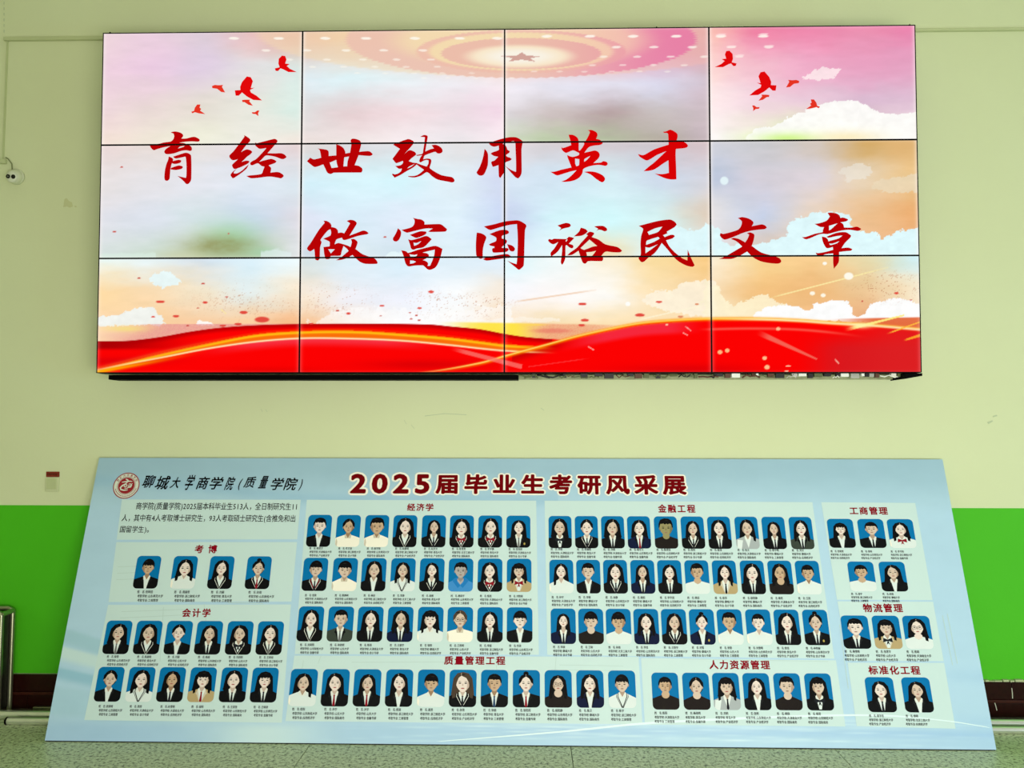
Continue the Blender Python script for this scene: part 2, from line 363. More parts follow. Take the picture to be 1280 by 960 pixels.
LAMPS = [(y, xs) for y, xs in ((47.5,(293,349,407,458,519,575,622)),(45,(684,738,792,846,902,955)),(62.5,(333,384,433,480,529)),(58.5,(771,818,866,915,962)),(74,(362,409,454,496,539)),(70.5,(755,797,839,881,925)),(83,(391,430,469,508,547)),(81,(741,779,817,856)),(91,(447,482,518,553,590)),(89,(668,700,731,765,800,835)),(97,(530,560,595,640,690)))]
def star_poly(cx, cy, rx, ry):
    P = []
    for k in range(10):
        a = -math.pi/2+k*math.pi/5; r = 1 if k % 2 == 0 else .40
        P.append((cx+rx*r*math.cos(a), cy+ry*r*math.sin(a)))
    return P
def paint(X, Y, row, col, U, V):
    """sRGB picture at photo-measured positions X, Y; (row, col) panel, U, V in 0..1 inside it (V down)"""
    vy, tab = GRID[(row, col)]
    T = np.array(tab, float)
    wu = np.clip(U + .05*fbm(X/38, Y/20, 4), 0, 1)*4; wv = np.clip(V + .07*fbm(X/45+50, Y/16+9, 4), 0, 1)
    fv = np.interp(wv, vy, [0, 1, 2, 3])
    i = np.clip(np.floor(wu).astype(int), 0, 3); j = np.clip(np.floor(fv).astype(int), 0, 2)
    fu = wu-i; fj = fv-j
    fu = fu*fu*(3-2*fu)*.6+fu*.4; fj = fj*fj*(3-2*fj)*.6+fj*.4
    fu = fu[..., None]; fj = fj[..., None]
    C = (T[j, i]*(1-fu)+T[j, i+1]*fu)*(1-fj)+(T[j+1, i]*(1-fu)+T[j+1, i+1]*fu)*fj
    C = C + (fbm(X/26, Y/7, 5)*6)[..., None]*np.array([1.0, .8, .9])
    if row == 1 and col == 0:      # green smudge
        d = ((X-290)/38)**2+((Y-298)/24)**2
        C = over(C, np.exp(-d*1.1)*.75*(Y < 330), (160, 214, 165))
        d = ((X-276)/40)**2+((Y-306)/12)**2
        C = over(C, np.exp(-d)*.78*(1+.3*fbm(X/9, Y/4)), (148, 148, 92))
        C = over(C, np.exp(-(((X-222)/26)**2+((Y-318)/6)**2))*.7, (205, 212, 178))
        d = ((X-330)/20)**2+((Y-315)/8)**2
        C = over(C, np.exp(-d)*.6, (160, 210, 170))
        e_ = 313-4*np.exp(-((X-345)/14)**2)+3*fbm(X/6, Y/6)
        C = over(C, sst(0, 3, Y-e_+ (X < 325)*30*0)*.7*(X > 326)*(X < 364), (226, 240, 240))
        e_ = 314+2*fbm(X/7, Y/9)
        C = over(C, sst(0, 3, Y-e_)*.7*(X < 195), (218, 238, 226))
    if row == 0:                   # the ceiling rosette
        def ell(cx, cy, rx, ry, teeth, amp=.012):
            dx = (X-cx)/rx; dy = (Y-cy)/ry; r = np.hypot(dx, dy); th = np.arctan2(dy, dx)
            saw = np.abs(((th/(2*np.pi)*teeth) % 1)-.5)*2
            return r-(1-amp+amp*2*saw)
        f = sst(250, 420, X) if col == 0 else 1.0
        right = sst(640, 860, X)[..., None]
        pink = np.array((236, 192, 176.))*(1-right)+np.array((232, 122, 165.))*right
        pink2 = np.array((238, 190, 172.))*(1-right)+np.array((236, 150, 168.))*right
        yel = np.array((246, 226, 176.))*(1-right)+np.array((246, 196, 180.))*right
        def ov(C, a, colr): a = np.clip(a, 0, 1)[..., None]; return C*(1-a)+colr*a
        d4 = ell(650, 38, 330, 58, 110, .01); C = ov(C, sst(.02, -.03, d4)*.45*(col < 3), yel)
        C = ov(C, sst(.35, .0, np.abs(d4+.12))*.25*(col < 3), pink2)
        d3 = ell(652, 49, 219, 48, 110, .014); C = ov(C, sst(.012, -.012, d3)*.85*(col < 3), pink)
        C = ov(C, sst(-.16, -.42, d3)*.75*(col < 3), yel)
        d2 = ell(652, 64, 131, 27, 90, .018); C = ov(C, sst(.015, -.015, d2)*.9, pink2)
        C = ov(C, sst(-.08, -.16, d2)*.8, yel)
        d1 = ell(652, 66.5, 100, 19.5, 80, .02); C = ov(C, sst(.02, -.02, d1)*.95, pink2*.99)
        d0 = np.hypot((X-650)/68, (Y-70)/14.5); C = ov(C, sst(1.15, .75, d0)*.9, np.array((250, 236, 205.)))
        C = ov(C, sst(.9, .3, d0)*.8, np.array((250, 246, 236.)))
        C = over(C, inpoly(X, Y, star_poly(652.5, 71.5, 29, 6.5))*.9, (206, 156, 146))
        for y_, xs in LAMPS:
            for x_ in xs:
                if col == 0 and x_ > 378: continue
                w_ = 6.5-(y_-45)*.055
                d = np.hypot((X-x_)/w_, (Y-y_+(X-x_)*(.03 if x_ > 652 else -.03))/(1.7-(y_-45)*.014))
                C = over(C, sst(1.25, .75, d)*(.9-(y_-45)*.01), (255, 250, 238))
    if row == 0 and col == 3:
        C = over(C, np.exp(-(((X-1000)/40)**2+((Y-172)/9)**2))*.8, (200, 246, 110))
        for (x_, y_, c_) in ((902, 43, 0), (955, 42.5, 0), (915, 57.5, 0), (962, 57, 0), (925, 69, 0)):
            C = over(C, sst(1.25, .75, np.hypot((X-x_)/6.3, (Y-y_+(X-x_)*.07)/1.1))*.8, (255, 225, 225))
    if row == 1 and col == 2:
        pass
    for P, cc, amp, al in CLOUDS:
        if al == 0: continue
        my = sum(p[1] for p in P)/len(P)
        if (0 if my < 176 else 1 if my < 321 else 2) != row: continue
        xs = [p[0] for p in P]; ys = [p[1] for p in P]
        if max(xs) < X.min() or min(xs) > X.max() or max(ys) < Y.min() or min(ys) > Y.max(): continue
        nx = fbm(X/6.0+3, Y/5.0, 4)*amp*1.7; ny = fbm(X/6.0+90, Y/5.0+40, 4)*amp*1.5
        if amp > 5: 
            m = inpoly(X+nx, Y+ny, P).astype(float)
        else: m = inpoly(X+nx, Y+ny, P).astype(float)
        sh = 1+.03*fbm(X/9, Y/6, 3)
        C = over(C, m*al, (1, 1, 1))*1.0 if False else C*(1-m[..., None]*al)+np.array(cc, float)*sh[..., None]*(m[..., None]*al)
    if row == 0 and col == 3:
        C = over(C, np.exp(-(((X-985)/36)**2+((Y-174)/8)**2))*.85, (200, 246, 120))
        C = over(C, np.exp(-(((X-1060)/40)**2+((Y-172)/9)**2))*.45, (255, 225, 140))
    if row == 1 and col == 3:
        C = over(C, np.exp(-(((X-990)/60)**2+((Y-206)/7)**2))*.3, (200, 205, 215))
    if row == 2:
        # faint veils above the ribbons
        c1 = curve(X, CURVE1); c3 = curve(X, CURVE3)
        red_top = np.where(X < 700, np.minimum(c1, c3), c3)
        dots = .75+.25*(vnoise(X*1.6, Y*1.6) > .5)
        if col == 0:
            C = over(C, sst(403.5, 404.5, Y)*sst(158, 215, X+ (Y-404)*2)*.8*dots, (232, 150, 148))
            C = over(C, np.exp(-(((X-157)/24)**2+((Y-410)/3.5)**2))*.8, (246, 224, 130))
            C = over(C, np.exp(-(((X-145)/20)**2+((Y-418)/5)**2))*.5, (240, 185, 165))
        v_ = sst(540, 610, X)*(1-sst(730, 800, X))*sst(401, 404, Y+ (600-X)*.02)
        C = over(C, v_*.9*(1-sst(640, 700, X)), (255, 228, 60))
        C = over(C, v_*.85*sst(640, 690, X)*dots, (238, 158, 120))
        C = over(C, sst(.9, .2, np.hypot((X-665)/30, (Y-405.5)/2.2))*.8, (255, 215, 90))
        C = over(C, sst(1, .3, np.hypot((X-690)/36, (Y-413)/4.5))*.5, (230, 105, 95))
        C = over(C, sst(1030, 1100, X)*sst(398, 399.5, Y+(X-1030)*.018)*.95, (228, 105, 60))
        # long thin rays
        def ray(C, x0, y0, x1, y1, w, colr, al):
            t = np.clip((X-x0)/(x1-x0), 0, 1); d = np.abs(Y-(y0+(y1-y0)*t)); inx = (X >= min(x0, x1)) & (X <= max(x0, x1))
            return over(C, sst(w, w*.3, d)*al*inx*sst(0, .15, t)*(1-sst(.75, 1, t)*.7), colr)
        C = ray(C, 960, 373, 1112, 334, 1.2, (255, 240, 170), .9)
        C = ray(C, 640, 377, 745, 362, 1.5, (240, 205, 175), .8)
        C = ray(C, 795, 400, 886, 380, 1.2, (255, 246, 215), .8)
        # crisp speckle
        sp = vnoise(X*.9+5, Y*2.0+3)
        reg = np.exp(-(((X-420)/34)**2+((Y-374)/12)**2)) + np.exp(-(((X-600)/32)**2+((Y-381)/11)**2)) + np.exp(-(((X-1112)/34)**2+((Y-357)/15)**2)) + .5*np.exp(-(((X-310)/60)**2+((Y-376)/20)**2)) + .5*np.exp(-(((X-540)/30)**2+((Y-378)/14)**2))
        C = over(C, sst(.80, .88, sp)*np.clip(reg*1.4, 0, 1)*.75, (186, 120, 88))
        # the red cloth
        inside = sst(-.5, .5, Y-red_top)
        depth = Y-red_top
        redc = np.zeros(C.shape)+np.array((252, 2, 2.))
        redc = over(redc, sst(8, 1, depth)*(X < 690)*1.0, (192, 0, 4))
        redc = over(redc, sst(260, 120, X)*sst(12, 6, Y-426), (170, 0, 4))
        redc = over(redc, sst(260, 150, X)*np.exp(-((Y-450)/5)**2)*.5, (205, 0, 10))
        l2 = curve(X, L2); l1 = curve(X, L1)
        below = (Y-l2)
        redc = over(redc, (below > 0)*sst(14, 2, below)*sst(230, 330, X)*(1-sst(470, 560, X))*.95, (248, 50, 66))
        redc = over(redc, (below > 0)*sst(12, 2, below)*(1-sst(150, 240, X))*0, (240, 30, 30))
        redc = over(redc, np.exp(-(((X-530)/70)**2+((Y-455)/6)**2))*.5, (196, 0, 6))
        redc = over(redc, np.exp(-(((X-340)/60)**2+((Y-463)/5)**2))*.4, (205, 0, 0))
        # veil of cloth right of the crossing
        c3d = Y-c3
        redc = over(redc, (X > 640)*(1-sst(680, 730, X))*sst(16, 4, c3d)*(c3d > 0)*.8, (190, 0, 4))
        redc = over(redc, sst(690, 760, X)*(1-sst(830, 886, X))*sst(22, 14, c3d+(850-X)*.02)*(c3d > 4)*.9, (246, 44, 66))
        redc = over(redc, np.exp(-(((X-860)/80)**2+((Y-462)/7)**2))*.55, (205, 0, 8))
        redc = over(redc, sst(990, 1060, X)*.85*sst(408, 440, Y), (212, 28, 34))
        redc = over(redc, sst(1040, 1130, X)*.7*(Y > 404), (222, 34, 36))
        C = C*(1-inside[..., None])+redc*inside[..., None]
        # glow bands
        a1 = (Y > l1-2.2) & (Y < l2+.5)
        fade = (1-sst(640, 700, X))
        C = over(C, a1*.92*fade, (250, 120, 10))
        C = over(C, np.exp(-((Y-l1)/1.5)**2)*fade, (255, 196, 20))
        wl = 1.1
        C = over(C, np.exp(-((Y-l2)/wl)**2)*fade, (255, 240, 190))
        C = over(C, sst(270, 130, X)*np.exp(-((Y-l2-3.2)/2.6)**2)*.95, (255, 176, 0))
        C = over(C, sst(330, 200, X)*np.exp(-((Y-l1+3.5)/2.6)**2)*.6, (240, 70, 40))
        C = over(C, sst(1, .2, np.abs(Y-(l1-3.5))/2.0)*.35*(X < 640), (255, 90, 0))
        C = over(C, np.exp(-((Y-c3-1.8)/2.2)**2)*sst(500, 640, X)*(1-sst(1050, 1120, X)*.5)*.97, (255, 140, 0))
        C = over(C, np.exp(-((Y-c3-1.0)/.9)**2)*sst(470, 600, X), (255, 222, 110))
        C = over(C, np.exp(-((Y-c3-.6)/1.3)**2)*sst(700, 760, X)*.55, (255, 205, 90))
        C = over(C, np.exp(-((Y-c3-2.2)/1.2)**2)*sst(880, 960, X)*.9, (255, 236, 190))
        l4 = curve(X, L4)
        C = over(C, np.exp(-((Y-l4)/1.6)**2)*sst(870, 900, X)*(1-sst(1020, 1090, X))*.75, (250, 110, 90))
        def slash(C, x0, y0, x1, y1, w0, w1, colr, al):
            dx, dy = x1-x0, y1-y0; L = math.hypot(dx, dy); t = ((X-x0)*dx+(Y-y0)*dy)/L/L; d = np.abs((X-x0)*dy-(Y-y0)*dx)/L
            w = w0+(w1-w0)*np.clip(t, 0, 1)
            return over(C, sst(1, .6, d/w)*sst(0, .25, t)*(t < 1)*al, colr)
        C = slash(C, 945, 414, 1022, 449, 4.5, 1.2, (244, 116, 98), .85)
        C = slash(C, 560, 434, 652, 458, 3.0, 3.6, (250, 120, 110), .8)
        C = slash(C, 1055, 413, 1132, 394, 2.6, 1.2, (255, 238, 130), .95)
        C = over(C, np.exp(-(((X-1078)/13)**2+((Y-407)/3.6)**2)), (255, 244, 170))
        C = slash(C, 1108, 418, 1156, 401, 1.2, 1.0, (255, 190, 60), .9)
        C = slash(C, 1130, 426, 1156, 418, 1.2, 2.4, (255, 170, 40), .9)
        C = slash(C, 740, 447, 660, 458, .8, .8, (250, 110, 110), .4)
        C = slash(C, 734, 432, 742, 437, .8, .6, (255, 190, 180), .9)
        C = slash(C, 856, 407, 864, 413, .8, .6, (255, 190, 180), .9)
        C = slash(C, 853, 415, 860, 419, .8, .6, (255, 190, 180), .9)
        C = slash(C, 1044, 448, 1050, 455, .9, .7, (255, 190, 170), .9)
        C = slash(C, 275, 385, 282, 391, .7, .6, (255, 235, 150), .9)
    for (x_, y_, a_, b_) in PETALS:
        if x_+12 < X.min() or x_-12 > X.max() or y_+8 < Y.min() or y_-8 > Y.max(): continue
        d = np.hypot((X-x_)/a_, (Y-y_)/b_)
        colr = (226, 70, 58) if a_ > 2.4 else (205, 84, 74)
        if (x_, y_) in ((851, 395.5), (871.5, 380)): colr = (224, 140, 100)
        C = over(C, sst(1.2, .8, d)*.95, colr)
    for (x_, y_, a_, b_, cc) in BOKEH:
        if x_+12 < X.min() or x_-12 > X.max() or y_+8 < Y.min() or y_-8 > Y.max(): continue
        C = over(C, sst(1.2, .85, np.hypot((X-x_)/a_, (Y-y_)/b_)), cc)
    # brighter rim of the backlight at the panel edges
    eu = np.minimum(U, 1-U)*256; ev = np.minimum(V, 1-V)*143
    C = over(C, (np.exp(-(eu/3.5)**2)*.5+np.exp(-(ev/2.5)**2)*.22)*(1 if row < 2 else .45), (255, 246, 240))
    return C

NU, NV = 250, 140
BZ = 0.0038      # bezel half-width
scr_m = attr_mat('lit_screen_picture', True)
for row in range(3):
    for col in range(4):
        u0, v0 = col, 2-row
        mb = MB()
        eb = BZ/PW; ebv = BZ/PH; gp = .0
        # bezel frame: four bars standing 3 mm proud of the glass, and the body behind
        def bar(ua, ub, va, vb):
            P = [spt(u, v, n) for n in (-.004, .003) for v in (va, vb) for u in (ua, ub)]
            mb.add(P, [(0, 2, 3, 1), (4, 5, 7, 6), (0, 1, 5, 4), (2, 6, 7, 3), (0, 4, 6, 2), (1, 3, 7, 5)])
        bar(u0+gp, u0+eb, v0+gp, v0+1-gp); bar(u0+1-eb, u0+1-gp, v0+gp, v0+1-gp)
        bar(u0+eb, u0+1-eb, v0+gp, v0+ebv); bar(u0+eb, u0+1-eb, v0+1-ebv, v0+1-gp)
        P = [spt(u, v, n) for n in (-.085, -.0041) for v in (v0+gp, v0+1-gp) for u in (u0+gp, u0+1-gp)]
        mb.add(P, [(0, 2, 3, 1), (4, 5, 7, 6), (0, 1, 5, 4), (2, 6, 7, 3), (0, 4, 6, 2), (1, 3, 7, 5)])
        panel = mb.build('screen_panel', black, vw)
        uu = np.linspace(eb, 1-eb, NU+1); vv = np.linspace(ebv, 1-ebv, NV+1)
        Ug, Vg = np.meshgrid(uu, vv)
        X, Y = happ(HS, u0+Ug, v0+Vg)
        C = lin_np(paint(X, Y, row, col, Ug, 1-Vg))
        o_ = vw.location
        co = np.stack([XL+PW*(u0+Ug)-o_.x, -SS-TILT*(v0+Vg)/3-o_.y, ZB+PH*(v0+Vg)-o_.z], -1).reshape(-1, 3)
        me = bpy.data.meshes.new('lit_display')
        idx = np.arange((NU+1)*(NV+1)).reshape(NV+1, NU+1)
        Q = np.stack([idx[:-1, :-1], idx[:-1, 1:], idx[1:, 1:], idx[1:, :-1]], -1).reshape(-1, 4)
        me.vertices.add(len(co)); me.vertices.foreach_set('co', co.ravel().astype(np.float32))
        me.loops.add(Q.size); me.loops.foreach_set('vertex_index', Q.ravel().astype(np.int32))
        me.polygons.add(len(Q)); me.polygons.foreach_set('loop_start', (np.arange(len(Q))*4).astype(np.int32))
        me.update(calc_edges=True)
        at = me.color_attributes.new('print', 'FLOAT_COLOR', 'POINT')
        at.data.foreach_set('color', np.concatenate([C.reshape(-1, 3), np.ones((len(co), 1))], 1).ravel().astype(np.float32))
        me.materials.append(scr_m)
        link('lit_display', me, panel)

# ---- flat shapes shown on the screens (brush characters, birds)
def flat(name, polys, place, mats, parent):
    """polys: list of (outer, [holes], material index, layer); place(x, y, layer) -> world point"""
    mb = MB()
    for outer, holes, mi, layer in polys:
        loops = [[Vector((x, y, 0)) for x, y in outer]] + [[Vector((x, y, 0)) for x, y in h] for h in holes]
        pts = [p for l in loops for p in l]
        tris = tessellate_polygon(loops)
        W = [place(p.x, p.y, layer) for p in pts]
        out = []
        for t in tris:
            a, b_, c = W[t[0]], W[t[1]], W[t[2]]
            nrm = (b_-a).cross(c-a)
            out.append(t if nrm.y < 0 else (t[0], t[2], t[1]))
        mb.add(W, out, mi)
    return mb.build(name, mats, parent)
def smooth_loop(P, k=3):
    out = []; n = len(P)
    for i in range(n):
        p0, p1, p2, p3 = P[i-1], P[i], P[(i+1) % n], P[(i+2) % n]
        # sharp corners stay sharp
        def sharp(a, b, c):
            v1 = (a[0]-b[0], a[1]-b[1]); v2 = (c[0]-b[0], c[1]-b[1]); d = math.hypot(*v1)*math.hypot(*v2)+1e-9
            return (v1[0]*v2[0]+v1[1]*v2[1])/d > -.35
        m1 = (0, 0) if sharp(p0, p1, p2) else ((p2[0]-p0[0])*.5, (p2[1]-p0[1])*.5)
        m2 = (0, 0) if sharp(p1, p2, p3) else ((p3[0]-p1[0])*.5, (p3[1]-p1[1])*.5)
        L = math.hypot(p2[0]-p1[0], p2[1]-p1[1])
        def lim(m):
            l = math.hypot(*m); return m if l <= L or l == 0 else (m[0]*L/l, m[1]*L/l)
        if m1 == (0, 0): m1 = ((p2[0]-p1[0])*.8, (p2[1]-p1[1])*.8)
        if m2 == (0, 0): m2 = ((p2[0]-p1[0])*.8, (p2[1]-p1[1])*.8)
        m1, m2 = lim(m1), lim(m2)
        for q_ in range(k):
            t = q_/k; a = 2*t**3-3*t*t+1; b_ = t**3-2*t*t+t; c = -2*t**3+3*t*t; d = t**3-t*t
            out.append((a*p1[0]+b_*m1[0]+c*p2[0]+d*m2[0], a*p1[1]+b_*m1[1]+c*p2[1]+d*m2[1]))
    return out
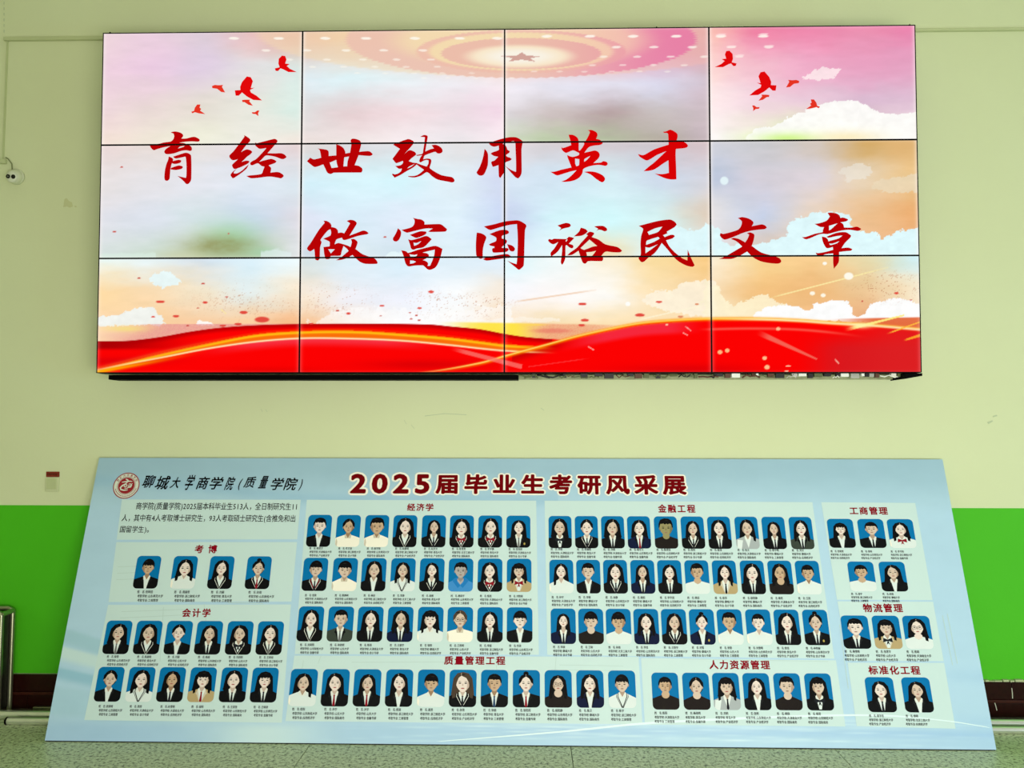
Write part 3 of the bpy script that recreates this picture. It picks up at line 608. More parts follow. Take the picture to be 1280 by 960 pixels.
# each: origin in the photo, 12 units per photo pixel; (outer, holes)
CH = {
'yu': ((180,160), [
 ([(405,62),(430,48),(490,44),(560,65),(588,90),(592,112),(565,150),(640,148),(755,122),(830,155),(842,172),(828,192),(800,197),(720,192),(600,200),(535,214),(600,216),(650,235),(700,260),(722,290),(718,325),(695,335),(640,325),(560,335),(460,370),(380,382),(330,378),(308,345),(340,300),(400,262),(300,280),(200,308),(145,322),(95,265),(100,240),(240,225),(300,208),(400,195),(440,165),(458,120),(450,80),(430,68)], [[(515,298),(545,268),(612,258),(600,272),(560,285)]]),
 ([(375,418),(405,428),(442,460),(415,540),(398,620),(388,745),(370,772),(345,782),(318,772),(308,730),(318,620),(340,530),(365,470)], []),
 ([(425,490),(520,467),(560,475),(562,492),(540,515),(470,530),(425,520)], []),
 ([(405,590),(520,552),(580,565),(585,585),(560,605),(480,620),(405,612)], []),
 ([(440,420),(620,362),(670,370),(705,395),(712,430),(715,560),(712,745),(700,790),(670,825),(650,832),(630,825),(590,780),(505,708),(560,722),(630,738),(638,700),(640,560),(632,440),(622,420),(490,448),(460,440)], [])]),
'jing': ((280,160), [
 ([(300,97),(345,120),(385,150),(398,172),(385,200),(340,245),(260,350),(340,312),(400,325),(428,350),(400,385),(350,420),(310,460),(265,500),(330,480),(380,485),(380,505),(350,530),(260,575),(190,600),(155,605),(130,575),(125,540),(210,462),(140,475),(115,465),(85,430),(85,400),(140,345),(215,250),(310,120)], []),
 ([(375,535),(340,600),(270,660),(190,715),(140,745),(122,735),(100,700),(105,680),(140,640),(200,595),(150,650),(150,672),(200,670),(270,630),(330,575)], []),
 ([(470,208),(500,218),(750,155),(785,162),(805,185),(795,210),(655,370),(760,372),(860,370),(910,390),(942,425),(920,445),(890,458),(850,452),(780,425),(700,408),(630,405),(580,450),(530,498),(600,478),(700,455),(750,465),(790,490),(770,515),(670,552),(705,585),(708,610),(698,660),(800,650),(850,665),(890,695),(895,715),(860,745),(820,740),(720,722),(640,722),(540,735),(430,745),(390,740),(335,710),(400,700),(560,680),(590,620),(608,572),(560,558),(510,520),(430,550),(400,545),(395,515),(430,485),(480,460),(560,380),(640,292),(540,305),(500,280),(470,250)], [])]),
'shi': ((380,160), [
 ([(205,298),(340,318),(370,345),(372,412),(485,402),(485,235),(540,255),(590,290),(618,340),(622,375),(692,362),(712,230),(700,185),(720,155),(770,155),(835,178),(858,215),(855,260),(830,350),(900,342),(985,342),(1032,385),(1020,400),(985,412),(820,400),(760,550),(820,560),(865,590),(878,620),(865,655),(840,660),(450,662),(400,682),(350,660),(320,600),(290,538),(200,570),(155,575),(110,545),(45,490),(95,435),(150,462),(258,438),(250,380),(235,320)], [[(385,512),(485,470),(492,520),(510,580),(415,592)], [(605,432),(678,420),(655,490),(648,565),(592,568),(598,500)]])]),
'zhi': ((485,160), [
 ([(80,240),(300,158),(370,182),(388,200),(375,240),(300,325),(245,385),(320,325),(400,350),(422,380),(415,400),(350,450),(312,490),(370,510),(435,518),(430,540),(370,590),(280,640),(190,695),(100,738),(62,690),(70,675),(100,688),(150,675),(195,640),(208,600),(165,605),(110,562),(190,550),(225,515),(225,485),(130,520),(110,510),(68,455),(180,305),(80,245)], [[(290,600),(315,572),(400,532),(350,572)]]),
 ([(485,125),(540,98),(590,108),(597,130),(580,230),(560,345),(640,310),(690,300),(655,250),(720,245),(790,280),(818,320),(815,355),(780,375),(740,372),(710,350),(640,370),(560,400),(545,415),(530,462),(590,450),(640,460),(652,490),(640,540),(630,598),(780,690),(860,712),(960,730),(995,765),(995,795),(960,810),(900,798),(800,780),(730,760),(660,715),(585,655),(500,705),(400,735),(310,725),(300,712),(400,710),(470,680),(540,620),(430,540),(435,520),(500,545),(580,570),(605,530),(610,480),(580,472),(540,482),(490,510),(468,490),(490,430),(515,400),(440,410),(420,398),(470,390),(520,375),(530,320),(545,230),(555,130)], [])]),
'yong': ((590,160), [
 ([(190,305),(225,345),(242,395),(240,540),(215,620),(180,690),(140,708),(100,700),(70,665),(80,640),(120,570),(160,460),(180,370)], []),
 ([(255,222),(380,175),(540,135),(670,135),(755,185),(765,205),(755,250),(745,330),(748,640),(735,700),(705,742),(685,748),(650,730),(590,665),(495,555),(570,612),(640,645),(662,650),(662,500),(655,300),(650,210),(620,190),(480,222),(450,240),(340,275),(280,255)], []),
 ([(400,240),(480,235),(520,280),(535,320),(570,340),(560,365),(510,400),(530,425),(570,438),(600,460),(570,485),(505,510),(500,560),(495,640),(470,680),(425,745),(405,720),(400,640),(398,550),(320,575),(305,560),(288,510),(300,495),(340,480),(395,425),(330,412),(280,378),(310,358),(400,325),(405,290)], [])]),
'ying': ((685,155), [
 ([(600,88),(660,85),(725,115),(747,150),(740,185),(725,218),(780,230),(820,265),(820,290),(780,310),(700,318),(630,335),(590,370),(550,425),(640,405),(710,392),(760,415),(780,460),(760,510),(685,580),(800,572),(830,552),(880,562),(900,590),(885,615),(860,622),(760,608),(640,625),(535,668),(520,730),(480,790),(420,830),(350,852),(260,862),(200,858),(280,825),(350,770),(400,720),(430,688),(350,705),(250,735),(150,765),(110,755),(38,710),(100,708),(200,680),(355,645),(330,580),(295,490),(290,460),(370,488),(465,460),(470,430),(440,415),(375,390),(280,428),(240,410),(210,375),(205,335),(225,355),(350,312),(340,250),(312,155),(380,158),(440,195),(462,240),(465,390),(480,392),(520,345),(548,290),(530,268),(570,245),(625,140),(630,110)], [[(410,512),(472,522),(468,610),(430,628),(412,590)], [(550,520),(640,472),(590,530),(548,560)]]),
 ([(540,712),(620,705),(700,712),(770,735),(830,770),(858,810),(850,845),(820,868),(790,860),(720,815),(640,750)], [])]),
'cai': ((790,155), [
 ([(470,112),(520,105),(570,82),(610,90),(690,150),(672,265),(780,265),(820,285),(848,320),(830,345),(790,358),(665,370),(660,450),(668,650),(672,825),(600,828),(520,815),(430,780),(340,735),(400,745),(480,745),(558,728),(552,540),(470,590),(400,640),(330,680),(250,698),(180,702),(250,640),(340,570),(520,402),(380,460),(300,510),(240,540),(200,535),(120,485),(95,445),(160,462),(200,452),(340,375),(555,305),(548,150),(530,130),(490,128)], [])]),
'zuo': ((380,265), [
 ([(290,122),(340,125),(390,155),(410,190),(408,215),(470,230),(505,265),(508,305),(560,298),(600,312),(630,265),(690,160),(640,125),(690,108),(750,118),(788,150),(780,185),(680,345),(800,300),(880,270),(930,278),(968,308),(945,325),(900,332),(800,352),(640,405),(590,410),(565,375),(500,395),(480,410),(455,475),(510,455),(560,465),(640,490),(695,515),(715,440),(700,400),(750,395),(795,430),(800,460),(770,545),(880,625),(1060,690),(1100,745),(1090,768),(920,768),(840,740),(780,690),(725,635),(620,690),(530,712),(475,712),(540,680),(600,630),(665,575),(640,540),(590,500),(560,590),(540,645),(400,650),(385,690),(340,698),(320,690),(300,620),(290,515),(380,505),(382,440),(340,415),(285,390),(390,345),(405,300),(395,250),(360,265),(310,320),(245,410),(262,440),(240,520),(232,690),(205,718),(165,700),(158,600),(150,545),(90,580),(50,555),(45,525),(100,450),(220,260),(310,150)], [[(360,548),(460,548),(400,612)]])]),
'fu': ((485,265), [
 ([(370,78),(440,95),(500,105),(545,140),(545,180),(730,172),(800,180),(885,250),(870,280),(830,288),(640,292),(600,285),(670,240),(560,240),(400,275),(290,302),(250,290),(200,260),(290,240),(365,210),(395,160),(395,110)], []),
 ([(145,235),(190,275),(192,340),(160,410),(120,435),(80,420),(72,385),(100,340),(135,270)], []),
 ([(325,335),(480,280),(570,285),(575,310),(540,340),(430,380),(380,365)], []),
 ([(300,400),(350,412),(460,385),(575,350),(655,400),(570,490),(520,525),(430,540),(380,558),(345,540),(325,470)], [[(380,450),(430,455),(500,425),(450,475),(390,500)]]),
 ([(195,565),(270,580),(300,605),(440,560),(600,520),(715,500),(815,545),(790,650),(750,760),(700,830),(610,860),(540,805),(520,792),(400,795),(320,808),(285,798),(255,750),(230,650)], [[(318,625),(395,635),(438,625),(425,650),(345,680)], [(328,718),(380,722),(418,738),(375,760),(328,768)], [(515,600),(700,555),(690,640),(630,795),(590,800),(600,760),(560,725),(520,715),(600,670),(612,640),(590,615),(550,605)]])]),
'guo': ((588,265), [
 ([(95,300),(170,315),(220,345),(238,380),(205,470),(185,570),(185,685),(150,695),(110,675),(85,635),(80,480),(88,360)], []),
 ([(200,208),(340,180),(500,138),(620,122),(730,122),(830,180),(840,210),(820,260),(810,500),(800,790),(760,840),(725,860),(690,835),(550,722),(640,760),(690,775),(700,700),(710,400),(698,175),(600,185),(480,212),(310,262),(270,255)], []),
 ([(285,325),(380,285),(460,262),(540,262),(575,285),(570,315),(520,335),(475,350),(470,390),(530,405),(548,430),(530,470),(480,510),(470,530),(560,535),(575,560),(540,590),(460,598),(345,602),(325,570),(330,540),(358,530),(355,510),(300,498),(275,480),(310,460),(380,430),(388,385),(360,360)], []),
 ([(550,475),(610,490),(650,515),(668,550),(650,580),(620,585),(590,570),(570,530)], []),
 ([(185,700),(250,668),(350,650),(480,628),(560,625),(605,655),(590,680),(520,685),(380,705),(240,722)], [])]),
'yu_rich': ((682,265), [
 ([(178,195),(300,158),(360,168),(382,195),(360,220),(310,232),(250,248),(205,275),(235,235)], []),
 ([(38,412),(60,398),(95,408),(200,350),(310,285),(355,290),(372,315),(340,370),(300,430),(310,440),(330,410),(315,395),(350,365),(432,385),(350,470),(410,490),(420,520),(395,540),(350,520),(318,490),(300,500),(295,690),(262,770),(245,785),(228,750),(235,690),(248,580),(248,490),(180,590),(90,658),(75,640),(78,600),(130,540),(190,445),(120,478),(80,465),(45,435)], []),
 ([(530,228),(600,250),(635,285),(600,320),(540,350),(425,360),(500,290)], []),
 ([(730,210),(800,202),(870,205),(920,240),(925,270),(890,285),(850,270),(800,260),(765,280),(790,245)], []),
 ([(610,328),(660,290),(720,302),(732,320),(695,370),(800,410),(900,480),(1080,520),(1150,575),(1120,600),(1000,598),(900,590),(840,650),(865,680),(855,725),(820,732),(640,732),(600,768),(560,755),(535,700),(515,640),(495,575),(400,635),(325,645),(370,600),(470,530),(530,460),(635,345)], [[(525,535),(660,408),(775,505),(700,515),(580,562)], [(612,598),(690,592),(758,575),(690,660),(625,660)]])]),
'min': ((790,265), [
 ([(105,203),(390,130),(575,108),(650,145),(675,185),(640,225),(525,290),(535,315),(470,342),(495,372),(580,338),(630,340),(648,360),(610,392),(515,420),(560,505),(640,595),(720,660),(760,690),(835,722),(840,560),(880,660),(945,795),(915,818),(820,800),(700,735),(620,660),(540,560),(450,460),(400,540),(340,615),(260,670),(190,735),(150,748),(125,730),(100,685),(130,645),(135,590),(130,480),(140,360),(168,270),(165,240)], [[(235,295),(350,240),(460,215),(400,290),(330,318),(260,338)], [(225,425),(400,368),(418,395),(330,445),(215,488)], [(205,520),(265,530),(390,480),(300,550),(205,615)]])]),
'wen': ((895,260), [
 ([(335,148),(400,132),(500,155),(560,195),(570,225),(545,270),(620,255),(700,242),(750,262),(772,290),(745,312),(650,322),(520,340),(400,375),(270,430),(150,470),(110,460),(65,410),(75,370),(120,385),(320,330),(370,290),(392,240),(395,200),(370,170)], []),
 ([(470,375),(520,362),(575,385),(585,410),(570,490),(545,565),(690,665),(870,715),(960,750),(988,790),(975,820),(930,832),(820,825),(690,800),(600,760),(540,715),(475,650),(360,715),(260,755),(180,762),(50,760),(150,720),(280,645),(400,575),(320,500),(230,460),(270,445),(350,460),(445,512),(485,450),(505,395)], [])]),
'zhang': ((1000,260), [
 ([(425,70),(480,65),(560,80),(605,110),(620,148),(660,140),(730,165),(735,180),(700,200),(620,212),(660,240),(675,290),(780,292),(870,278),(935,312),(900,338),(860,340),(760,325),(640,335),(520,365),(430,388),(350,385),(280,400),(110,468),(38,435),(100,430),(230,385),(350,360),(355,330),(372,285),(310,280),(230,235),(300,225),(410,188),(460,125)], [[(448,265),(575,228),(480,315),(448,335)]]),
 ([(340,425),(400,440),(430,470),(440,500),(460,490),(520,475),(600,450),(650,410),(560,420),(440,445),(410,428),(560,370),(700,360),(780,410),(770,440),(690,520),(635,600),(740,592),(800,615),(780,638),(710,645),(600,658),(600,720),(590,820),(520,910),(510,820),(510,680),(400,690),(320,718),(260,695),(248,665),(280,675),(400,655),(510,625),(505,582),(420,602),(380,560),(350,490)], [[(450,530),(500,532),(600,495),(570,525),(470,555)]])]),
}
red_m = mat('slogan_red_light', (184, 2, 4), emit=1.0, var=.04, scale=20)
red_b = mat('slogan_bright_red_light', (216, 2, 4), emit=1.0, var=.04, scale=20)
bird_m = mat('bird_red_light', (226, 8, 10), emit=1.0, var=.04, scale=20)
bird_m2 = mat('bird_orange_red_light', (230, 52, 34), emit=1.0, var=.04, scale=20)
for k, ((ox, oy), strokes) in CH.items():
    pol = [(smooth_loop(o_), [smooth_loop(h, 2) for h in hs], 0, 0) for o_, hs in strokes]
    flat('slogan_character', pol, lambda x, y, l: spx(ox+x/12, oy+y/12, .0007), [red_b if k in ('ying', 'cai') else red_m], vw)
BIRDS = [
 [(845,372),(880,370),(878,350),(890,320),(920,285),(945,290),(958,315),(950,340),(945,358),(968,355),(940,370),(945,385),(980,405),(1015,435),(960,432),(920,410),(890,385),(870,405),(850,405)],
 [(1095,235),(1125,228),(1117,205),(1120,175),(1140,155),(1160,158),(1168,180),(1160,205),(1188,208),(1170,220),(1190,238),(1232,258),(1180,258),(1145,240),(1130,235),(1115,252),(1100,250)],
 [(572,505),(590,500),(595,480),(610,460),(630,460),(625,480),(635,487),(628,498),(660,520),(620,515),(595,508),(580,515)],
 [(702,345),(720,338),(745,340),(772,338),(765,350),(785,385),(760,382),(735,362),(705,358)],
 [(890,432),(910,430),(940,430),(935,440),(958,468),(930,462),(905,445),(892,445)],
 [(950,508),(970,508),(985,497),(998,498),(990,515),(992,533),(975,520),(955,518)]]
for i, P in enumerate(BIRDS):
    m_ = bird_m if i < 2 else bird_m2
    flat('bird_silhouette', [(P, [], 0, 0)], lambda x, y, l: spx(125+x/5, 38+y/5, .0007), [m_], vw)
    flat('bird_silhouette', [(P, [], 0, 0)], lambda x, y, l: spx(1265.5-(125+x/5), 32+y/5, .0007), [m_], vw)

# ---- steel mounting frame behind the panels
z0 = ZB
fl = pix(135.5, 474.5, -.155)
zr0 = fl.z
xm = pix(648, 474, -.155).x
xe = pix(1153, 474, -.155).x
MB().box(fl.x, xm, -.155, -.05, zr0, z0-.004, bev=.002).build('mounting_rail', blackm, vw)
MB().box(xm, xe-.02, -.05, -.03, z0+.004, z0+.03).build('mounting_rail', blackm, vw)
MB().box(xm+.001, xe-.1, -.075, -.07, zr0+.004, z0).build('back_plate', mat('dusty_backplate', (150, 156, 116), .6, var=.5, scale=30), vw)
for xx in (fl.x+.03, fl.x+1.0, 0.0, xe-1.1, xe-.06):
    MB().box(xx-.02, xx+.02, -.134, 0.0, z0+.02, z0+.06, bev=.002).build('wall_bracket', blackm, vw)
    MB().box(xx-.02, xx+.02, -.134, 0.0, z0+1.55, z0+1.59, bev=.002).build('wall_bracket', blackm, vw)
# end bracket at the lower right corner
p = spt(4, 0)
MB().add([(p.x-.075, -.21, z0-.003), (p.x+.004, -.22, z0-.003), (p.x+.004, -.05, z0-.003), (p.x-.075, -.05, z0-.003),
          (p.x-.075, -.21, z0-.030), (p.x+.004, -.22, z0-.016), (p.x+.004, -.05, z0-.016), (p.x-.075, -.05, z0-.030)],
         [(0, 3, 2, 1), (4, 5, 6, 7), (0, 1, 5, 4), (1, 2, 6, 5), (2, 3, 7, 6), (3, 0, 4, 7)]).build('corner_bracket', blackm, vw)
# corner cleats seen at the top edge
for (px_, up_) in ((134.5, 1), (1140, 1), (821, 1)):
    c = spx(px_, 37, -.02)
    zt = z0+SH-.002
    MB().add([(c.x-.012, c.y, zt), (c.x+.016, c.y, zt), (c.x+.006, c.y, zt+.02), (c.x-.012, c.y+.05, zt), (c.x+.016, c.y+.05, zt), (c.x+.006, c.y+.05, zt+.02)],
             [(0, 1, 2), (3, 5, 4), (0, 3, 4, 1), (1, 4, 5, 2), (0, 2, 5, 3)]).build('corner_cleat', blackm, vw)
c = spt(4, 2.9, -.03)
MB().box(c.x, c.x+.01, c.y-.01, c.y+.03, z0+SH-.055, z0+SH-.02).build('corner_cleat', blackm, vw)
# cables and connectors hanging in the open half of the cavity
cab = MB(); cx = xm
while cx < xe-.12:
    w = R.uniform(.015, .06); mi = R.choice([0, 0, 0, 1, 2, 3, 3, 4]) if cx > .95 else R.choice([1, 1, 2, 4, 1, 2])
    if R.random() < .5:
        cab.box(cx, cx+w*.8, -.16, -.14, zr0+.004+R.uniform(0, .012), z0+.004, mi=mi)
    else:
        a = zr0+.006; pts = [(cx+w*t, -.155-R.uniform(0, .01), a+R.uniform(0, .018)) for t in (0, .4, .8, 1.3, 1.8)]
        cab.tube(pts, R.uniform(.0022, .005), 6, mi=mi)
    cx += w
tag(cab.build('cable_clutter', [mat('cable_white', (246, 248, 238), .5), mat('cable_black', (16, 18, 14), .5), mat('cable_olive', (92, 100, 60), .6), mat('cable_silver', (190, 192, 180), .3, metal=.6), mat('cable_brown', (92, 60, 40), .6)], vw), 'tangle of white, black and grey cables', kind='stuff')

# ------------------------------------------------------------------ trunking, camera, switch, stain
white_pl = mat('painted_trunking', (186, 194, 146), .55)
def trunk(name, a, b_, horizontal, label, dep=.014):
    p, q = pix(*a, -dep), pix(*b_, -dep)
    t = empty(name, ((p.x+q.x)/2, 0, min(p.z, q.z)), label, 'cable trunking', None)
    MB().box(min(p.x, q.x), max(p.x, q.x), -dep*.6, -.0005, min(p.z, q.z), max(p.z, q.z)).build('channel', white_pl, t)
    if horizontal: MB().box(min(p.x, q.x)-.001, max(p.x, q.x)+.001, -dep, -dep*.6, min(p.z, q.z)+.0015, max(p.z, q.z)-.0015, bev=.002).build('cover_strip', white_pl, t)
    else: MB().box(min(p.x, q.x)+.0015, max(p.x, q.x)-.0015, -dep, -dep*.6, min(p.z, q.z), max(p.z, q.z), bev=.002).build('cover_strip', white_pl, t)
    return t
trunk('cable_trunking', (4, 50.5), (150, 44), True, 'thin horizontal cable trunking running left from the video wall top corner')
trunk('cable_trunking', (2.0, 200), (9, 51), False, 'thin upright cable trunking at the far left above the dome camera')
trunk('cable_trunking', (1130, 39), (1420, 32.3), True, 'thin horizontal cable trunking right of the video wall top corner')
tb = pix(5, 203, -.02)
MB_ = MB().box(tb.x-.03, tb.x+.005, -.02, -.0005, tb.z-.004, tb.z+.02, bev=.002)
MB_.build('trunking_end', white_pl, bpy.data.objects['cable_trunking.001'])
for nm in ('trunking_end',):
    pass
# dome camera
cc = pix(21.5, 221.5, 0)
dc = empty('dome_camera', (cc.x, 0, cc.z), 'small white dome camera with two dark lenses on the left of the wall', 'camera')
cw = mat('camera_white', (204, 210, 178), .35)
MB().lathe((cc.x, 0, cc.z), (0, -1, 0), [(.0, .0), (.042, .0), (.042, .008), (.039, .013), (.025, .016), (0, .016)], 36).build('base', cw, dc)
pl_ = pix(14.2, 221, -.058); ax_ = (pl_-Vector((cc.x, -.016, cc.z)))
L_ = ax_.length
MB().lathe((cc.x, -.012, cc.z), ax_, [(.037, .0), (.038, .012), (.036, .026), (.033, L_-.012), (.029, L_-.004), (0, L_-.003)], 36).build('ball_housing', cw, dc)
MB().lathe(pl_, (-.12, -1, -.1), [(.0285, -.006), (.0285, .001), (.027, .003), (0, .0035)], 32).build('lens_plate', mat('plate_grey', (216, 220, 196), .3), dc)
for dx, r_ in ((-.0145, .0105), (.0145, .0115)):
    c_ = pl_+Vector((dx, -.0052, -.001 if dx > 0 else .001))
    l = MB().lathe(c_, (-.12, -1, -.1), [(r_, -.002), (r_, .003), (r_*.75, .003), (r_*.6, .001), (0, .001)], 20).build('lens', mat('lens_black', (6, 6, 4), .2), dc)
    if dx < 0: MB().lathe(c_+Vector((-.0005, -.001, 0)), (-.12, -1, -.1), [(.004, 0), (.004, .002), (0, .002)], 12).build('led', mat('led_grey', (110, 112, 92), .4), l)
pa, pb = pix(7, 197, -.01), pix(13.5, 210, -.02)
MB().tube([pa, pa+Vector((.012, 0, -.005)), (cc.x-.024, -.012, cc.z+.07), (cc.x-.022, -.010, cc.z+.034)], .0032, 8).build('cable', mat('cable_grey', (120, 128, 84), .6), dc)

# switch with red sticker
a, b_ = pix(56.3, 614.5, -.008), pix(73.8, 596.5, -.008)
sw = empty('light_switch', ((a.x+b_.x)/2, 0, a.z), 'white square light switch on the wall left of the portrait board', 'light switch')
swm = mat('switch_white', (198, 204, 160), .35)
MB().box(a.x, b_.x, -.009, -.0003, a.z, b_.z, bev=.003).build('cover_plate', swm, sw)
MB().box(a.x+.009, b_.x-.012, -.0125, -.009, a.z+.014, b_.z-.006, bev=.0015).build('rocker', mat('rocker_white', (184, 192, 144), .3), sw)

# ------------------------------------------------------------------ glyph machinery
GC = {}
_tc = bpy.data.curves.new('glyph_source', 'FONT'); _to = bpy.data.objects.new('glyph_source', _tc); scene.collection.objects.link(_to)
def glyph(ch, off=0.0, res=2):
    k = (ch, off, res)
    if k in GC: return GC[k]
    _tc.body = ch; _tc.size = 1.0; _tc.offset = off; _tc.resolution_u = res; _tc.fill_mode = 'BOTH'; _tc.extrude = 0
    bpy.context.view_layer.update()
    dg = bpy.context.evaluated_depsgraph_get()
    ev = _to.evaluated_get(dg); me = ev.to_mesh()
    v = np.array([tuple(q.co)[:2] for q in me.vertices]) if len(me.vertices) else np.zeros((0, 2))
    f = [tuple(p.vertices) for p in me.polygons]
    nf = []
    for t in f:
        P = v[list(t)]
        ar = sum(P[i][0]*P[(i+1) % len(P)][1]-P[(i+1) % len(P)][0]*P[i][1] for i in range(len(P)))
        nf.append(t if ar > 0 else tuple(reversed(t)))
    ev.to_mesh_clear()
    GC[k] = (v, nf); return GC[k]
def adv(ch):
    if ch in ' ': return .5
    if ch.isdigit(): return .56
    if ch in '()': return .40
    if ch in ':': return .35
    return 1.0
def layout(text, off=0.0, res=2, space=0.0):
    """off > 0 thickens the strokes by stacking copies shifted round a small circle"""
    if off > 0:
        V0, F0, W0 = layout(text, 0.0, res, space); k = 4 if off < .012 else (8 if off < .04 else 14)
        Vs = [V0]; Fs = list(F0)
        for i in range(k):
            a = 2*math.pi*(i+.5)/k; Vs.append(V0+np.array([off*math.cos(a), off*math.sin(a)])); Fs += [tuple(q+len(V0)*(i+1) for q in t) for t in F0]
        return np.concatenate(Vs), Fs, W0
    V = []; Fc = []; x = 0.0; n = 0
    for ch in text:
        if ch != ' ':
            v, f = glyph(ch, off, res)
            if len(v):
                vv = v.copy()
                if adv(ch) < 1: vv[:, 0] += adv(ch)/2-(v[:, 0].min()+v[:, 0].max())/2
                vv[:, 0] += x; V.append(vv); Fc += [tuple(i+n for i in t) for t in f]; n += len(vv)
        x += adv(ch)+space
    return (np.concatenate(V) if V else np.zeros((0, 2))), Fc, x-space

# ------------------------------------------------------------------ THE LEANING BOARD
BB, BT, BXL, BW, BH = 0.4213, 0.0264, -2.2142, 4.3528, 1.2920
BL = math.hypot(BB-BT, BH); S = Vector((0, (BB-BT)/BL, BH/BL)); N = Vector((0, -S.z, S.y))
B0 = Vector((BXL, -BB, 0.005))
def bpt(u, v, n=0.0): return B0 + Vector((u, 0, 0)) + S*v + N*n
HB = homography([(0, BL), (BW, BL), (BW, 0), (0, 0)], [(126, 575.5), (1180, 573.5), (1243.5, 935), (54, 930)])
HBI = np.linalg.inv(HB)
def b2(px_, py_): return happ(HBI, px_, py_)
board = empty('portrait_board', (BXL+BW/2, -BB, 0), 'long pale blue printed board of student portraits leaning against the wall', 'display board')
# printed face with its background as a fine colour grid
nu, nv = 560, 190
Ug, Vg = np.meshgrid(np.linspace(0, BW, nu+1), np.linspace(0, BL, nv+1))
X, Y = happ(HB, Ug, Vg)
Vn = Vg/BL; Un = Ug/BW
C = np.zeros(X.shape+(3,))+np.array((176, 209, 230.))
C = over(C, sst(.80, .97, Vn), (150, 184, 204))
C = over(C, sst(.78, .84, Vn)*.35, (172, 206, 220))
yb = 600+ .00018*(X-120)**2*0+ 12*np.sin((X-100)/300.)
C = over(C, np.exp(-((Y-(604+22*sst(150, 420, X)))/8)**2)*.55*(X < 700), (148, 188, 214))
C = over(C, np.exp(-(((X-215)/60)**2))*sst(690, 900, Y)*.4, (196, 222, 224))
# sweeping bands on the left margin and along the bottom
for (y0_, y1_, s_, cc_, al_) in ((792, 812, .30, (158,198,214), .75), (815, 832, .25, (206,228,222), .7), (842, 856, .22, (140,188,212), .8), (865, 900, .1, (160,200,216), .4)):
    yy = Y-(X-90)*s_
    C = over(C, sst(y0_-3, y0_+3, yy)*(1-sst(y1_-6, y1_+6, yy))*al_*(1-sst(140, 260, X)), cc_)
low = sst(898, 916, Y)
C = over(C, low*(.5+.5*np.sin(X/210.+.6))*.75, (160, 196, 226))
C = over(C, low*np.exp(-(((Y-914-(X-640)*.004)/5)**2))*.45*sst(500, 700, X), (150, 188, 226))
C = over(C, np.exp(-((X-(330))/70)**2)*low*.7, (214, 236, 232))
for k in range(26):   # fine light threads along the foot
    a0 = R.uniform(560, 1150); y0_ = R.uniform(902, 930); s_ = R.uniform(-.05, .06); w_ = R.uniform(60, 200)
    C = over(C, np.exp(-((Y-(y0_+s_*(X-a0)))/.8)**2)*np.exp(-((X-a0)/w_)**2)*.35, (222, 242, 246))
C = over(C, sst(1100, 1230, X)*np.exp(-((Y-(843+.03*(X-1190)))/9)**2)*.6, (164, 200, 226))
C = over(C, sst(1100, 1230, X)*np.exp(-((Y-(900+.05*(X-1190)))/10)**2)*.5, (166, 202, 228))
C = C + (fbm(X/30, Y/14, 4)*3)[..., None]
me = bpy.data.meshes.new('printed_face')
idx = np.arange((nu+1)*(nv+1)).reshape(nv+1, nu+1)
Q = np.stack([idx[:-1, :-1], idx[:-1, 1:], idx[1:, 1:], idx[1:, :-1]], -1).reshape(-1, 4)
o_ = board.location
# the cloth face is very slightly slack between its stretcher bars
slack = .0
co = np.stack([B0.x+Ug-o_.x, B0.y+S.y*Vg+N.y*slack-o_.y, B0.z+S.z*Vg+N.z*slack-o_.z], -1).reshape(-1, 3)
me.vertices.add(len(co)); me.vertices.foreach_set('co', co.ravel().astype(np.float32))
me.loops.add(Q.size); me.loops.foreach_set('vertex_index', Q.ravel().astype(np.int32))
me.polygons.add(len(Q)); me.polygons.foreach_set('loop_start', (np.arange(len(Q))*4).astype(np.int32))
me.update(calc_edges=True)
at = me.color_attributes.new('print', 'FLOAT_COLOR', 'POINT')
at.data.foreach_set('color', np.concatenate([lin_np(C).reshape(-1, 3), np.ones((len(co), 1))], 1).ravel().astype(np.float32))
me.materials.append(attr_mat('board_print', False))
link('printed_face', me, board)
# wrapped edges / frame body
mb = MB()
P = [bpt(u, v, n) for n in (-.022, -.0006) for v in (0, BL) for u in (0, BW)]
mb.add(P, [(0, 2, 3, 1), (4, 5, 7, 6), (0, 1, 5, 4), (2, 6, 7, 3), (0, 4, 6, 2), (1, 3, 7, 5)])
mb.build('board_body', mat('wrapped_fabric', (172, 206, 216), .7), board)

